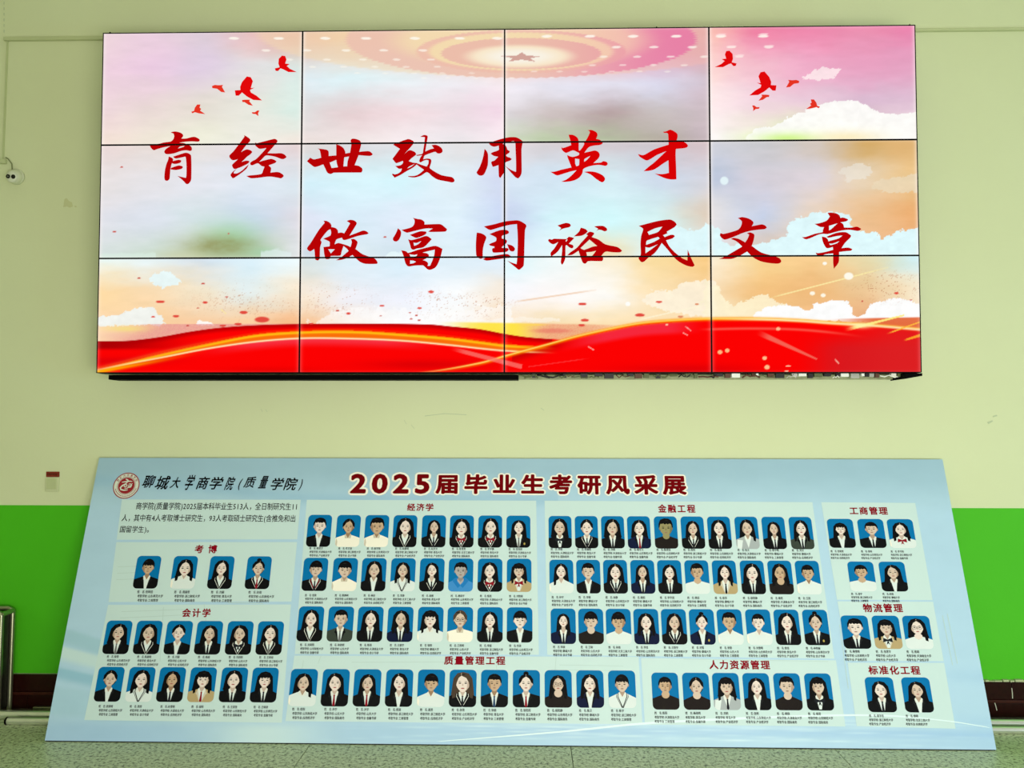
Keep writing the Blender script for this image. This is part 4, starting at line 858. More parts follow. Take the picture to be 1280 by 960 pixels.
MB().box(BXL+.004, BXL+BW-.004, -BB+.001, -BB+.022, 0, .006).build('bottom_shadow_strip', mat('shadow_gap_dark', (18, 22, 24), .8), board)  # dark strip added in place of the thin shadow line under the board
def board_poly(name, polys, mats, parent=board):
    mb = MB()
    for outer, mi, n in polys:
        uv = [b2(x, y) for x, y in outer]
        W = [bpt(u, v, n) for u, v in uv]
        tris = tessellate_polygon([[Vector((u, v, 0)) for u, v in uv]])
        out = []
        for t in tris:
            nn = (W[t[1]]-W[t[0]]).cross(W[t[2]]-W[t[0]])
            out.append(t if nn.dot(N) > 0 else (t[0], t[2], t[1]))
        mb.add(W, out, mi)
    return mb.build(name, mats, parent)
box_m = mat('print_pale_panel', (199, 222, 220), .55, spec=.2, var=.015, scale=5)
BOXES = [
 [(154, 627.5), (378.5, 627), (373.5, 676.5), (147, 678)],
 [(146.5, 681), (373.3, 680), (365.5, 754.5), (136, 756)],
 [(135.5, 759.5), (365, 758), (352, 906), (104, 904)],
 [(386, 627), (673, 627), (674.5, 819.5), (369, 820)],
 [(683.5, 627), (1017.5, 627.5), (1043, 822.5), (685, 819.5)],
 [(368.5, 822), (799, 821.5), (803, 905.5), (356.5, 904)],
 [(802, 823), (1045, 824.5), (1056, 907), (806, 905.8)],
 [(1028.5, 627.5), (1145.5, 628), (1166, 749), (1047, 749)],
 [(1047.5, 751), (1166.5, 751), (1179, 825), (1059, 825)],
 [(1059.5, 827.5), (1179.5, 827), (1193, 909), (1070, 906.5)]]
for bx_ in BOXES: board_poly('pale_text_panel', [(bx_, 0, .0006)], [box_m])
# faint campus line drawing in the print
fl_m = mat('print_faint_line', (186, 210, 206), .6, var=.01)
mbl = []
for (x0_, y0_, x1_, y1_) in ((152, 768, 250, 764), (150, 776, 245, 771), (148, 712, 172, 711), (147, 720, 170, 719), (146, 728, 168, 727), (256, 758, 262, 820), (205, 762, 200, 830), (286, 756, 330, 757), (380, 828, 378, 838), (440, 830, 560, 829), (700, 832, 780, 833), (690, 838, 776, 839), (696, 822, 694, 846), (620, 824, 622, 840), (1050, 780, 1060, 860), (1178, 768, 1190, 830), (1184, 766, 1196, 828), (855, 824, 1035, 826), (1076, 770, 1080, 780), (402, 822, 398, 832)):
    mbl.append(([(x0_, y0_-.4), (x1_, y1_-.4), (x1_+.3, y1_+.4), (x0_+.3, y0_+.4)] if abs(x1_-x0_) > abs(y1_-y0_) else [(x0_-.4, y0_), (x0_+.4, y0_), (x1_+.4, y1_), (x1_-.4, y1_)], 0, .0009))
tag(board_poly('background_drawing', mbl, [fl_m]), kind='stuff')
# white swoosh crossing the foot
sw_pts = [(545, 928.5), (700, 915.5), (800, 905), (900, 899), (1000, 894.5), (1100, 893), (1180, 899), (1240, 908)]
top_ = [(x, curve(np.array([x]), sw_pts)[0]-.3-1.3*math.sin(math.pi*(x-545)/700)) for x in range(545, 1239, 14)]
bot_ = [(x, curve(np.array([x]), sw_pts)[0]+.5+.9*math.sin(math.pi*(x-545)/700)) for x in range(1238, 545, -14)]
board_poly('light_swoosh', [(top_+bot_, 0, .0010)], [mat('print_swoosh', (222, 242, 244), .55, var=.01)])

# text on the board
ink = mat('print_black', (6, 7, 6), .7, spec=.05, var=.02); maroon = mat('print_maroon', (136, 4, 26), .7, spec=.05, var=.04)
deep = mat('print_deep_red', (112, 0, 6), .7, spec=.05, var=.04); cream = mat('print_cream', (246, 240, 224), .6, var=.02)
def put_chars(name, text, x0_, x1_, y0_, y1_, m, off=0.0, res=2, space=0.0, halo=None, label=None, jitter=0, **kw):
    """one part per character, laid out like put_text"""
    V, _, W_ = layout(text, 0, res, space); lo, hi = V[:, 0].min()-off, V[:, 0].max()+off
    T0, T1 = V[:, 1].min()-off, V[:, 1].max()+off
    x = 0.0
    for ch in text:
        if ch != ' ':
            g_, _, _ = layout(ch, 0, res)
            a0, a1 = g_[:, 0].min()-off+x, g_[:, 0].max()+off+x; t0, t1 = g_[:, 1].min()-off, g_[:, 1].max()+off
            fx = lambda q: x0_+(q-lo)/(hi-lo)*(x1_-x0_)
            fy_ = lambda q: y1_-(q-T0)/(T1-T0)*(y1_-y0_)
            j1, j2, j3 = (R.uniform(-jitter, jitter)*(y1_-y0_) for _ in range(3))
            o = put_text(name, ch, fx(a0)+j1, fx(a1)-j1, fy_(t1)+j2, fy_(t0)+j3, m, off, res, 0, halo=halo, **kw)
            if label: tag(o, label)
        x += adv(ch)+space
def put_text(name, text, x0_, x1_, y0_, y1_, m, off=0.0, res=2, space=0.0, n=.0013, parent=board, shear=0.0, halo=None):
    """text drawn so that its inked box fills the measured photo box (left, right at mid height; top, bottom)"""
    V, Fc, _ = layout(text, off, res, space)
    if halo: V2, F2, _ = layout(text, halo[0], res, space)
    xm_, xM_, ym_, yM_ = V[:, 0].min(), V[:, 0].max(), V[:, 1].min(), V[:, 1].max()
    ymid = (y0_+y1_)/2
    ua, va = b2(x0_, ymid); ub, vb = b2(x1_, ymid)
    vt = (b2(x0_, y0_)[1]+b2(x1_, y0_)[1])/2; vbm = (b2(x0_, y1_)[1]+b2(x1_, y1_)[1])/2
    dv = (vb-va)
    mb = MB()
    n0_ = len(layout(text, 0, res, space)[0])      # stacked copies are kept a hair apart in depth
    def pl(V, nn):
        return [bpt(ua+(x-xm_)/(xM_-xm_)*(ub-ua)+shear*(y-ym_)/(yM_-ym_)*(vt-vbm), vbm+(y-ym_)/(yM_-ym_)*(vt-vbm)+dv*((x-xm_)/(xM_-xm_)-.5), nn+(i_//n0_)*2e-5) for i_, (x, y) in enumerate(V)]
    if halo: mb.add(pl(V2, n-.0006), F2, 1)
    mb.add(pl(V, n), Fc, 0)
    return mb.build(name, [m]+([halo[1]] if halo else []), parent)
for tx_, xa, xb_, sp_ in (('2025', 441, 540, .13), ('届毕业生考研风采展', 547.5, 860.5, .2)):
    put_chars('title_character', tx_, xa, xb_, 594.2, 619.2, deep, off=.04, res=3, space=sp_, halo=(.112, cream), n=.0018, label='large dark red title lettering with cream outline')
put_chars('school_name_character', '聊城大学商学院(质量学院)', 180, 379, 598, 616.5, ink, off=.019, res=3, space=.26, jitter=.10, shear=.25, n=.0014)
put_chars('intro_character', '商学院(质量学院)2025届本科毕业生513人，全日制研究生11', 172, 373.5, 631, 641.5, ink, off=.011, space=.0)
put_chars('intro_character', '人，其中有4人考取博士研究生，93人考取硕士研究生(含推免和出', 154, 371.5, 646, 656.3, ink, off=.011)
put_chars('intro_character', '国留学生)。', 151.5, 187.5, 660.5, 670.3, ink, off=.011)
for text, xa, xb_, ya, yb_, sp in (('考 博', 245, 273, 684, 694.5, 0), ('会计学', 228.5, 264, 763.5, 774.5, .15), ('经济学', 511.5, 544.5, 631, 640.5, .12),
        ('金融工程', 825, 871.5, 631, 641.5, .15), ('工商管理', 1063.5, 1111, 633, 643, .1), ('物流管理', 1079, 1128.5, 753.5, 764.5, .1),
        ('标准化工程', 1085, 1149.5, 831, 842, .12), ('质量管理工程', 556, 632.5, 821.5, 832.5, .12), ('人力资源管理', 887, 962.5, 825, 836.5, .12)):
    put_chars('heading_character', text, xa, xb_, ya, yb_, maroon, off=.032, space=sp)

# round emblem
def ring_pts(cx_, cy_, rx_, ry_, n=40): return [(cx_+rx_*math.cos(2*math.pi*k/n), cy_+ry_*math.sin(2*math.pi*k/n)) for k in range(n)]
ex, ey = 159.8, 610.2
uc, vc = b2(ex, ey); er = (b2(ex+16.5, ey)[0]-b2(ex-16.5, ey)[0])/2
mb = MB()
def disc(r0, r1, mi, n, seg=48):
    if r0 == 0:
        mb.add([bpt(uc+r1*math.cos(2*math.pi*k/seg), vc+r1*math.sin(2*math.pi*k/seg), n) for k in range(seg)], [tuple(range(seg))], mi)
    else:
        Pv = [bpt(uc+r*math.cos(2*math.pi*k/seg), vc+r*math.sin(2*math.pi*k/seg), n) for r in (r0, r1) for k in range(seg)]
        mb.add(Pv, [(k, seg+k, seg+(k+1) % seg, (k+1) % seg) for k in range(seg)], mi)
disc(0, er, 1, .0007); disc(er*.93, er, 0, .0011); disc(0, er*.62, 0, .0011); disc(er*.66, er*.69, 0, .0011)
ring_text = '聊城大学商学院'
for k, ch in enumerate(ring_text):
    a_ = math.radians(150-k*20); v, f = glyph(ch, .01, 1)
    cxg, cyg = (v[:, 0].min()+v[:, 0].max())/2, (v[:, 1].min()+v[:, 1].max())/2
    sc = er*.19; ph = a_-math.pi/2
    mb.add([bpt(uc+er*.81*math.cos(a_)+sc*((x-cxg)*math.cos(ph)-(y-cyg)*math.sin(ph)), vc+er*.81*math.sin(a_)+sc*((x-cxg)*math.sin(ph)+(y-cyg)*math.cos(ph)), .0013) for x, y in v], f, 0)
for k in range(22):
    a_ = math.radians(200+k*6.8); r_ = er*.81
    c_ = (uc+r_*math.cos(a_), vc+r_*math.sin(a_)); w_ = er*.035
    mb.add([bpt(c_[0]-w_, c_[1]-w_, .0013), bpt(c_[0]+w_, c_[1]-w_, .0013), bpt(c_[0]+w_*.6, c_[1]+w_, .0013), bpt(c_[0]-w_*.6, c_[1]+w_, .0013)], [(0, 1, 2, 3)], 0)
def brush(pts, w):
    n_ = len(pts); L_, R_ = [], []
    for i in range(n_):
        a_ = pts[max(i-1, 0)]; c_ = pts[min(i+1, n_-1)]; dx, dy = c_[0]-a_[0], c_[1]-a_[1]; l = math.hypot(dx, dy)+1e-9
        ww = w*(.35+.65*math.sin(math.pi*(i+.5)/n_))
        L_.append((pts[i][0]-dy/l*ww, pts[i][1]+dx/l*ww)); R_.append((pts[i][0]+dy/l*ww, pts[i][1]-dx/l*ww))
    Pv = [bpt(uc+x*er, vc+y*er, .0015) for x, y in L_+R_]
    mb.add(Pv, [(i, n_+i, n_+i+1, i+1) for i in range(n_-1)], 1)
brush([(-.12, .50), (.02, .44), (.10, .36)], .05); brush([(-.38, .26), (-.1, .30), (.2, .34), (.40, .32)], .045)
brush([(.05, .28), (-.1, .12), (-.3, .0), (-.42, -.16), (-.36, -.3), (-.1, -.36), (.16, -.32)], .06)
brush([(-.12, .05), (.02, .1), (.06, .0), (-.06, -.12), (-.16, -.06), (-.12, .05)], .04)
brush([(.16, .12), (.30, .14), (.40, .04), (.36, -.1), (.22, -.14), (.16, -.04), (.22, .06)], .045)
brush([(.44, .18), (.30, -.02), (.10, -.2), (-.1, -.24)], .035)
tag(mb.build('round_emblem', [mat('print_emblem_red', (150, 14, 30), .6), mat('print_emblem_white', (214, 222, 206), .6)], board), 'round dark red emblem with white brush mark')

# ---- portraits
PALN = {}
def pm(key, rgb):
    if key not in PALN: PALN[key] = (len(PALN), mat('print_'+key, rgb, .6, spec=.08, var=.02, scale=30))
    return PALN[key][0]
PAL = dict(blue=(0, 112, 172), blue2=(34, 122, 190), hair=(8, 7, 8), hairsheen=(30, 27, 26), hairbrown=(74, 60, 48), suit=(10, 11, 13), suitgreen=(58, 66, 58), navy=(12, 22, 54), tan=(182, 160, 116), beige=(206, 196, 176),
    white=(220, 230, 228), cream=(214, 218, 208), pink=(226, 192, 184), grey=(168, 176, 178), hood=(64, 140, 204), lapel=(24, 25, 27), stripe=(226, 228, 220), red=(140, 18, 34), tiek=(26, 28, 34), tieg=(108, 110, 108), tieb=(44, 70, 104),
    skin1=(230, 214, 204), skin2=(212, 190, 172), skin3=(198, 168, 138), skin4=(176, 168, 164), skin5=(150, 142, 98), sh1=(196, 174, 160), sh2=(176, 150, 130), sh3=(158, 126, 98), sh4=(148, 138, 134), sh5=(122, 114, 76), lip=(168, 84, 82), lipp=(150, 110, 96), eye=(30, 26, 24), gold=(178, 156, 80), specs=(40, 38, 36), dark=(30, 24, 22))
for k_, v_ in PAL.items(): pm(k_, v_)
PMATS = [m for i_, m in sorted(PALN.values(), key=lambda t: t[0])]
HT = 1.33
def rrect(w, h, r, n=5):
    P = []
    for cx_, cy_, a0 in ((w/2-r, h-r, 0), (-w/2+r, h-r, 90), (-w/2+r, r, 180), (w/2-r, r, 270)):
        for k in range(n+1):
            a = math.radians(a0+90*k/n); P.append((cx_+r*math.cos(a), cy_+r*math.sin(a)))
    return P
CARD = rrect(1, HT, .17)
def clip(poly, clipper=CARD):
    out = list(poly)
    for i in range(len(clipper)):
        a, b_ = clipper[i], clipper[(i+1) % len(clipper)]
        inp = out; out = []
        if not inp: return []
        def side(p): return (b_[0]-a[0])*(p[1]-a[1])-(b_[1]-a[1])*(p[0]-a[0])
        for j in range(len(inp)):
            p, q = inp[j], inp[(j+1) % len(inp)]; sp, sq = side(p), side(q)
            if sp >= 0: out.append(p)
            if (sp >= 0) != (sq >= 0):
                t = sp/(sp-sq); out.append((p[0]+(q[0]-p[0])*t, p[1]+(q[1]-p[1])*t))
    return out
def ellp(cx_, cy_, rx_, ry_, n=16, a0=0, a1=360):
    full = (a1-a0) >= 360
    return [(cx_+rx_*math.cos(math.radians(a0+(a1-a0)*k/(n if full else n-1))), cy_+ry_*math.sin(math.radians(a0+(a1-a0)*k/(n if full else n-1)))) for k in range(n)]
def mir(P): return [(-x, y) for x, y in reversed(P)]
def portrait(spec, seed):
    """returns list of (polygon, palette key, layer)"""
    hair, cl, tie, sk, *rest = spec.split(); glasses = 'gl' in rest; rr = random.Random(seed)
    L = [(CARD, 'blue', 0)]
    skin, shade = 'skin'+sk, 'sh'+sk
    hc = 'hairbrown' if 'br' in rest else 'hair'
    s = rr.uniform(.90, 1.06) * (1.08 if 'big' in rest else 1) * (.86 if 'small' in rest else 1)
    dx = rr.uniform(-.02, .02)
    fy = .835+rr.uniform(-.015, .02); rx_, ry_ = .222*s, .283*s
    if hair in 'SB': rx_ *= 1.05
    top = fy+ry_*1.22
    def A(P, k, l): 
        P = clip([(x+dx, y) for x, y in P])
        if len(P) >= 3: L.append((P, k, l))
    # hair behind
    if hair in ('L', 'G'):
        w = rx_*1.42+rr.uniform(0, .03); dn = rr.uniform(.18, .40)
        A([(-w*.55, top-.03), (0, top+.02), (w*.55, top-.03), (w*.92, fy+ry_*.55), (w, fy-.05), (w*1.08, fy-.30), (w*1.15, dn+.08), (w*.95, dn), (-w*.95, dn+.03), (-w*1.15, dn+.1), (-w*1.08, fy-.30), (-w, fy-.05), (-w*.92, fy+ry_*.55)], hc, 1)
    elif hair == 'P':
        A(ellp(0, fy+.05, rx_*1.2, ry_*1.12, 18), hc, 1)
    elif hair == 'U':
        A(ellp(0, fy+.04, rx_*1.18, ry_*1.1, 18), hc, 1); A(ellp(0, top+.02, .10, .075, 12), hc, 1)
    elif hair in 'SB':
        A(ellp(0, fy+.085, rx_*1.18, ry_*(1.0 if hair == 'S' else 1.08), 18), hc, 1)
    # clothes
    body = {'K': 'suit', 'W': 'white', 'V': 'suit', 'N': 'navy', 'T': 'tan', 'R': 'suit', 'D': 'dark', 'w': 'white', 'H': 'hood', 'C': 'white', 'g': 'grey', 'E': 'suitgreen', 'Y': 'cream'}[cl]
    sh_ = .50+rr.uniform(-.02, .02); sd = rr.uniform(.34, .40)
    A([(-.62, -.05), (.62, -.05), (.60, sd-.06), (.46, sd+.02), (.16, sh_), (-.16, sh_), (-.46, sd+.02), (-.60, sd-.06)], body, 2)
    if cl == 'W' or cl == 'Y':
        A([(-.5, .0), (-.49, .3), (-.46, sd), (-.42, .2), (-.44, 0)], 'cream' if cl == 'W' else 'beige', 3)
    # neck
    A([(-.085*s, fy-ry_*.7), (.085*s, fy-ry_*.7), (.105*s, sh_-.01), (.0, sh_-.12), (-.105*s, sh_-.01)], shade, 3)
    # neckline
    if cl in 'KNETVRCgH':
        inner = 'white' if cl != 'H' else skin
        vb_ = .0 if cl in 'KNET' and tie == 'n' else .06
        if cl in 'VR': vb_ = .10
        if cl == 'H': vb_ = .30
        A([(-.125, sh_+.015), (0, sh_-.13), (.125, sh_+.015), (.14, sh_-.06), (.045 if cl in 'KNET' else .0, vb_-.02), (-.045 if cl in 'KNET' else 0, vb_-.02), (-.14, sh_-.06)], inner, 4)
        if cl in 'KNET':
            lap = {'K': 'lapel', 'N': 'suit', 'T': 'beige', 'E': 'suit'}[cl]
            for f_ in (lambda P: P, mir): A(f_([(.13, sh_-.01), (.155, sh_-.02), (.22, sh_-.17), (.17, sh_-.2), (.055, .02), (.045, .02)]), lap, 4.5)
        if cl in 'VRC':
            st_ = {'V': 'stripe', 'R': 'red', 'C': 'suit'}[cl]
            for f_ in (lambda P: P, mir):
                if cl != 'V': A(f_([(.14, sh_+.01), (.165, sh_-.0), (.185, sh_-.10), (.02, vb_-.06), (.0, vb_-.05), (.0, vb_-.02), (.155, sh_-.1)]), st_, 4.5)
                A(f_([(.20, sh_-.02), (.215, sh_-.03), (.23, sh_-.12), (.0, vb_-.12), (.0, vb_-.10), (.212, sh_-.11)]), 'stripe' if cl != 'C' else 'suit', 4.5)
        if cl == 'g': A([(-.5, 0), (-.3, 0), (-.22, .35), (-.45, sd)], 'white', 4.4)
        if cl == 'H':
            for f_ in (lambda P: P, mir): A(f_([(.13, sh_+.06), (.24, sh_+.03), (.34, sh_-.06), (.1, .14), (0, .24), (.12, .36)]), 'blue2', 4.5)
    if cl in 'WYKNETgVRC':
        for f_ in (lambda P: P, mir): A(f_([(.10, sh_+.05), (.145, sh_+.01), (.12, sh_-.13), (.0, sh_-.13)]), 'stripe' if cl != 'Y' else 'beige', 5)
    if cl in 'wD':
        A(ellp(0, sh_+.02, .15, .12 if cl == 'w' else .14, 14), skin, 3.5)
    if tie in 'krg b'.replace(' ', '') or tie == 'B':
        pass
    tc_ = {'k': 'tiek', 'r': 'red', 'g': 'tieg', 'B': 'tieb'}.get(tie)
    if tc_:
        A([(-.035, sh_-.10), (.035, sh_-.10), (.024, sh_-.16), (.048, .05), (0, .0), (-.048, .05), (-.024, sh_-.16)], tc_, 6)
    if tie in 'bd':
        kk = 'red' if tie == 'b' else 'tiek'
        for f_ in (lambda P: P, mir): A(f_([(.0, sh_-.13), (.16, sh_-.06), (.18, sh_-.24), (.02, sh_-.19), (.06, sh_-.34), (0, sh_-.28)]), kk, 6)
        A(ellp(0, sh_-.155, .03, .03, 8), kk, 6.2)
    # ears and face
    if hair in 'SBPU':
        for sx in (-1, 1): A(ellp(sx*rx_*1.02, fy-.02, .030, .058, 10), shade, 6.6)
    face = [(rx_*math.cos(t)*(1 if math.sin(t) > -.1 else 1-.34*(-math.sin(t))**1.7), fy+ry_*math.sin(t)) for t in [2*math.pi*k/26 for k in range(26)]]
    A(face, skin, 7)
    # front hair
    hl = fy+ry_*.55
    if hair in 'LPU':
        side = rr.choice((-.12, 0, 0, .1))*rx_*2
        w = rx_*1.10
        for sg in (-1, 1):
            P = [(side, top-.01), (side, hl+.10), (sg*rx_*.55+side*.3, hl+.02), (sg*rx_*.88, fy+ry_*.12), (sg*rx_*(1.0), fy-ry_*(.35 if hair == 'L' else -.05)), (sg*w*1.12, fy-ry_*.1), (sg*w*1.10, fy+ry_*.55), (sg*w*.70, top-.05)]
            A(P, hc, 8)
        if hair == 'L':
            for sg in (-1, 1):
                if rr.random() < .8: A([(sg*rx_*1.0, fy-ry_*.1), (sg*rx_*1.38, fy-.05), (sg*rx_*1.55, fy-.35), (sg*rx_*1.5, .30), (sg*rx_*1.08, .34), (sg*rx_*1.0, .50), (sg*rx_*.98, fy-ry_*.5)], hc, 8)
        A([(side-.01, top-.02), (side+.01, top-.02), (side+.008, hl+.12), (side-.008, hl+.12)], shade, 8.4)
    elif hair == 'G':
        n_ = 7; P = [(-rx_*1.14, fy-.02), (-rx_*1.15, fy+ry_*.6), (-rx_*.7, top-.03), (0, top+.015), (rx_*.7, top-.03), (rx_*1.15, fy+ry_*.6), (rx_*1.14, fy-.02), (rx_*.92, fy+.02)]
        for k in range(n_): P.append((rx_*(.8-1.6*k/(n_-1)), fy+ry_*(.30 if k % 2 else .42)))
        P.append((-rx_*.92, fy+.02)); A(P, hc, 8)
        for sg in (-1, 1): A([(sg*rx_*1.0, fy-ry_*.1), (sg*rx_*1.38, fy-.05), (sg*rx_*1.5, fy-.35), (sg*rx_*1.45, .32), (sg*rx_*1.1, .36), (sg*rx_*.98, fy-ry_*.5)], hc, 8)
    else:
        lo = .50 if hair == 'S' else .30; n_ = 8
        P = [(-rx_*1.10, fy+ry_*.1), (-rx_*1.16, fy+ry_*.55), (-rx_*.85, top-.04), (-rx_*.2, top+.02), (rx_*.5, top+.005), (rx_*.95, top-.07), (rx_*1.16, fy+ry_*.5), (rx_*1.10, fy+ry_*.1), (rx_*.95, fy+ry_*.35)]
        for k in range(n_): P.append((rx_*(.85-1.7*k/(n_-1)), fy+ry_*(lo+(.10 if k % 2 else 0)+rr.uniform(-.04, .04))))
        P.append((-rx_*.95, fy+ry_*.35)); A(P, hc, 8)
    A(ellp(rx_*rr.uniform(-.5, .4), top-.07, .07, .02, 8), 'hairsheen', 8.6)
    # features
    for sg in (-1, 1):
        A(ellp(sg*rx_*.43, fy+.006, .046*s, .019*s, 8), 'eye', 9)
        A([(sg*rx_*.66, fy-.02), (sg*rx_*.80, fy+.12), (sg*rx_*.99, fy+.05), (sg*rx_*.92, fy-ry_*.42), (sg*rx_*.50, fy-ry_*.84), (sg*rx_*.62, fy-ry_*.5)], shade, 7.3) if (sg > 0) == (seed % 2 == 0) else None
        A([(sg*rx_*.18, fy+.056), (sg*rx_*.45, fy+.082), (sg*rx_*.72, fy+.052), (sg*rx_*.45, fy+.060)], 'hairsheen', 9)
        if glasses:
            A(ellp(sg*rx_*.45, fy+.0, .092, .070, 14), 'specs', 8.8); A(ellp(sg*rx_*.45, fy+.0, .080, .058, 14), skin, 8.9)
    if glasses: A([(-.02, fy+.02), (.02, fy+.02), (.02, fy+.008), (-.02, fy+.008)], 'specs', 9)
    A([(-.012, fy-.01), (.012, fy-.01), (.026, fy-.075), (0, fy-.088), (-.026, fy-.075)], shade, 9)
    A(ellp(0, fy-ry_*.56, .058*s, .020*s, 10), 'lip' if hair in 'LGPU' else 'lipp', 9)
    if 'bdg' in rest: A(ellp(.24, .16, .04, .05, 8), 'gold', 6)
    return L
ROWS = [  # photo y of top, bottom; width; caption first line y, pitch; [(x, look)]
 (698, 739, 30.5, 743.0, 5.3, [(185, 'B K n 3'), (231.3, 'L W n 1'), (277.5, 'L V n 1'), (324.4, 'U V r 2')]),
 (779.2, 821.2, 32.5, 824.3, 4.9, [(146.9, 'L K g 2'), (185, 'L V n 2'), (223.3, 'P K n 1'), (261.3, 'L K k 2'), (299.8, 'L V d 2'), (338, 'L V g 1')]),
 (837.2, 880.8, 33, 886.5, 5.1, [(136.1, 'P K n 2'), (175.2, 'L C n 1 big'), (213.7, 'L K k 3'), (252.6, 'G T r 1 big'), (292, 'L K k 1'), (330.6, 'G K k 1')]),
 (645.8, 685.8, 30, 687.6, 4.5, [(401.1, 'S K n 1'), (437.4, 'P Y n 3'), (473.1, 'S Y n 3 big'), (508.5, 'L V n 1'), (544.6, 'L V k 2 small'), (579.6, 'L V b 1'), (615.1, 'L V b 1'), (650.4, 'L K g 1 bdg small')]),
 (699.6, 741, 30.8, 746.3, 4.6, [(395.4, 'B R k 2'), (432.8, 'B Y n 2'), (468.9, 'L K n 2'), (505.5, 'L C n 2'), (541.8, 'L V k 1 small'), (577.9, 'S H n 4'), (614.4, 'L V b 1 big'), (650.8, 'G T b 2')]),
 (760.3, 804.2, 32, 808.3, 4.9, [(389.1, 'L V n 1'), (426.7, 'S E g 2'), (463.9, 'L K k 1'), (501.5, 'L N k 2'), (539.3, 'G W n 1'), (576.4, 'P Y n 2 gl br'), (613.8, 'L K k 1'), (650.8, 'B K n 1')]),
 (838.6, 885.3, 34, 888.8, 5.4, [(379.3, 'L W n 2'), (419.5, 'L K r 1'), (459.3, 'L K r 2'), (499.4, 'L K n 1'), (539.4, 'B W n 3'), (579, 'L V k 1 br big'), (618.6, 'S K B 3'), (658.5, 'U K r 1'), (698.3, 'L D n 2 gl'), (738.1, 'L N n 1'), (778, 'B C n 2')]),
 (646.0, 686.2, 28.8, 687.6, 4.6, [(702.5, 'L K d 2'), (735.4, 'P V k 1'), (768.3, 'L K k 2'), (800.9, 'L N r 1 big'), (834.6, 'S D n 5 big'), (868.1, 'L V k 2'), (901.3, 'L K k 1'), (935.6, 'L g n 2 big'), (969.4, 'L K k 2 small'), (1003.4, 'L E k 1')]),
 (700.6, 742.6, 30, 747.4, 4.8, [(703.6, 'L W n 1 small'), (737.3, 'S K n 2'), (771, 'L V k 1'), (805.1, 'L N k 2 small'), (838.8, 'L K k 1'), (872.9, 'S w n 3 big'), (907.3, 'L T k 1 small'), (942.3, 'L K k 1 big'), (976.9, 'L D n 3'), (1011.3, 'S W n 3')]),
 (761.6, 805.8, 31.3, 809.6, 4.9, [(705.3, 'L N k 1 small'), (739.9, 'B D n 2 big'), (774.4, 'B w n 3'), (809, 'L N k 1'), (843.6, 'L V k 2'), (878.6, 'U N n 1 bdg small'), (913.4, 'S W n 3'), (949.2, 'S W n 1'), (984.7, 'L K k 1 big'), (1020.6, 'U K k 2 bdg')]),
 (841, 887.2, 33.3, 891.3, 5.3, [(832, 'S D n 3'), (870.5, 'P D n 2'), (908, 'G g k 2'), (946, 'L K n 1'), (984.6, 'S D n 2'), (1023.4, 'G K d 2 big')]),
 (648.2, 684.3, 32.5, 688.6, 4.2, [(1053.1, 'G K n 1 small'), (1091.1, 'S K k 2'), (1128, 'L W b 1')]),
 (701.3, 738.4, 32.5, 741.6, 4.3, [(1078.2, 'S w n 3'), (1117.2, 'L K n 2')]),
 (768.6, 810, 34, 813.4, 5.1, [(1070, 'S K k 1'), (1108.8, 'G T d 2'), (1147, 'L w n 1 gl')]),
 (845.3, 889, 35.5, 893.4, 5.1, [(1100.2, 'L K k 1'), (1145.9, 'L K n 2')]),
]
SUR = '张王李赵刘陈杨孙周徐'; GIV = '文静丽晓雨佳欣思宇明阳雪'
UNI = ['聊城大学', '山东大学', '山东师范大学', '北京工商大学', '山东财经大学', '青岛大学', '天津商业大学', '浙江财经大学']
SUBJ = ['会计专硕', '应用经济学', '金融专硕', '工商管理', '产业经济学', '国际商务']
HN = {'L': 'long dark hair', 'G': 'dark hair with bangs', 'P': 'tied-back hair', 'U': 'hair in a bun', 'S': 'short dark hair', 'B': 'short hair with fringe'}
CN = {'K': 'black suit', 'W': 'white shirt', 'Y': 'cream shirt', 'V': 'dark striped v-neck', 'N': 'navy suit', 'T': 'tan blazer', 'R': 'red-trimmed v-neck', 'D': 'dark top', 'w': 'white tee', 'H': 'blue hoodie', 'C': 'white striped vest', 'g': 'grey top', 'E': 'dark green jacket'}
seed = 0
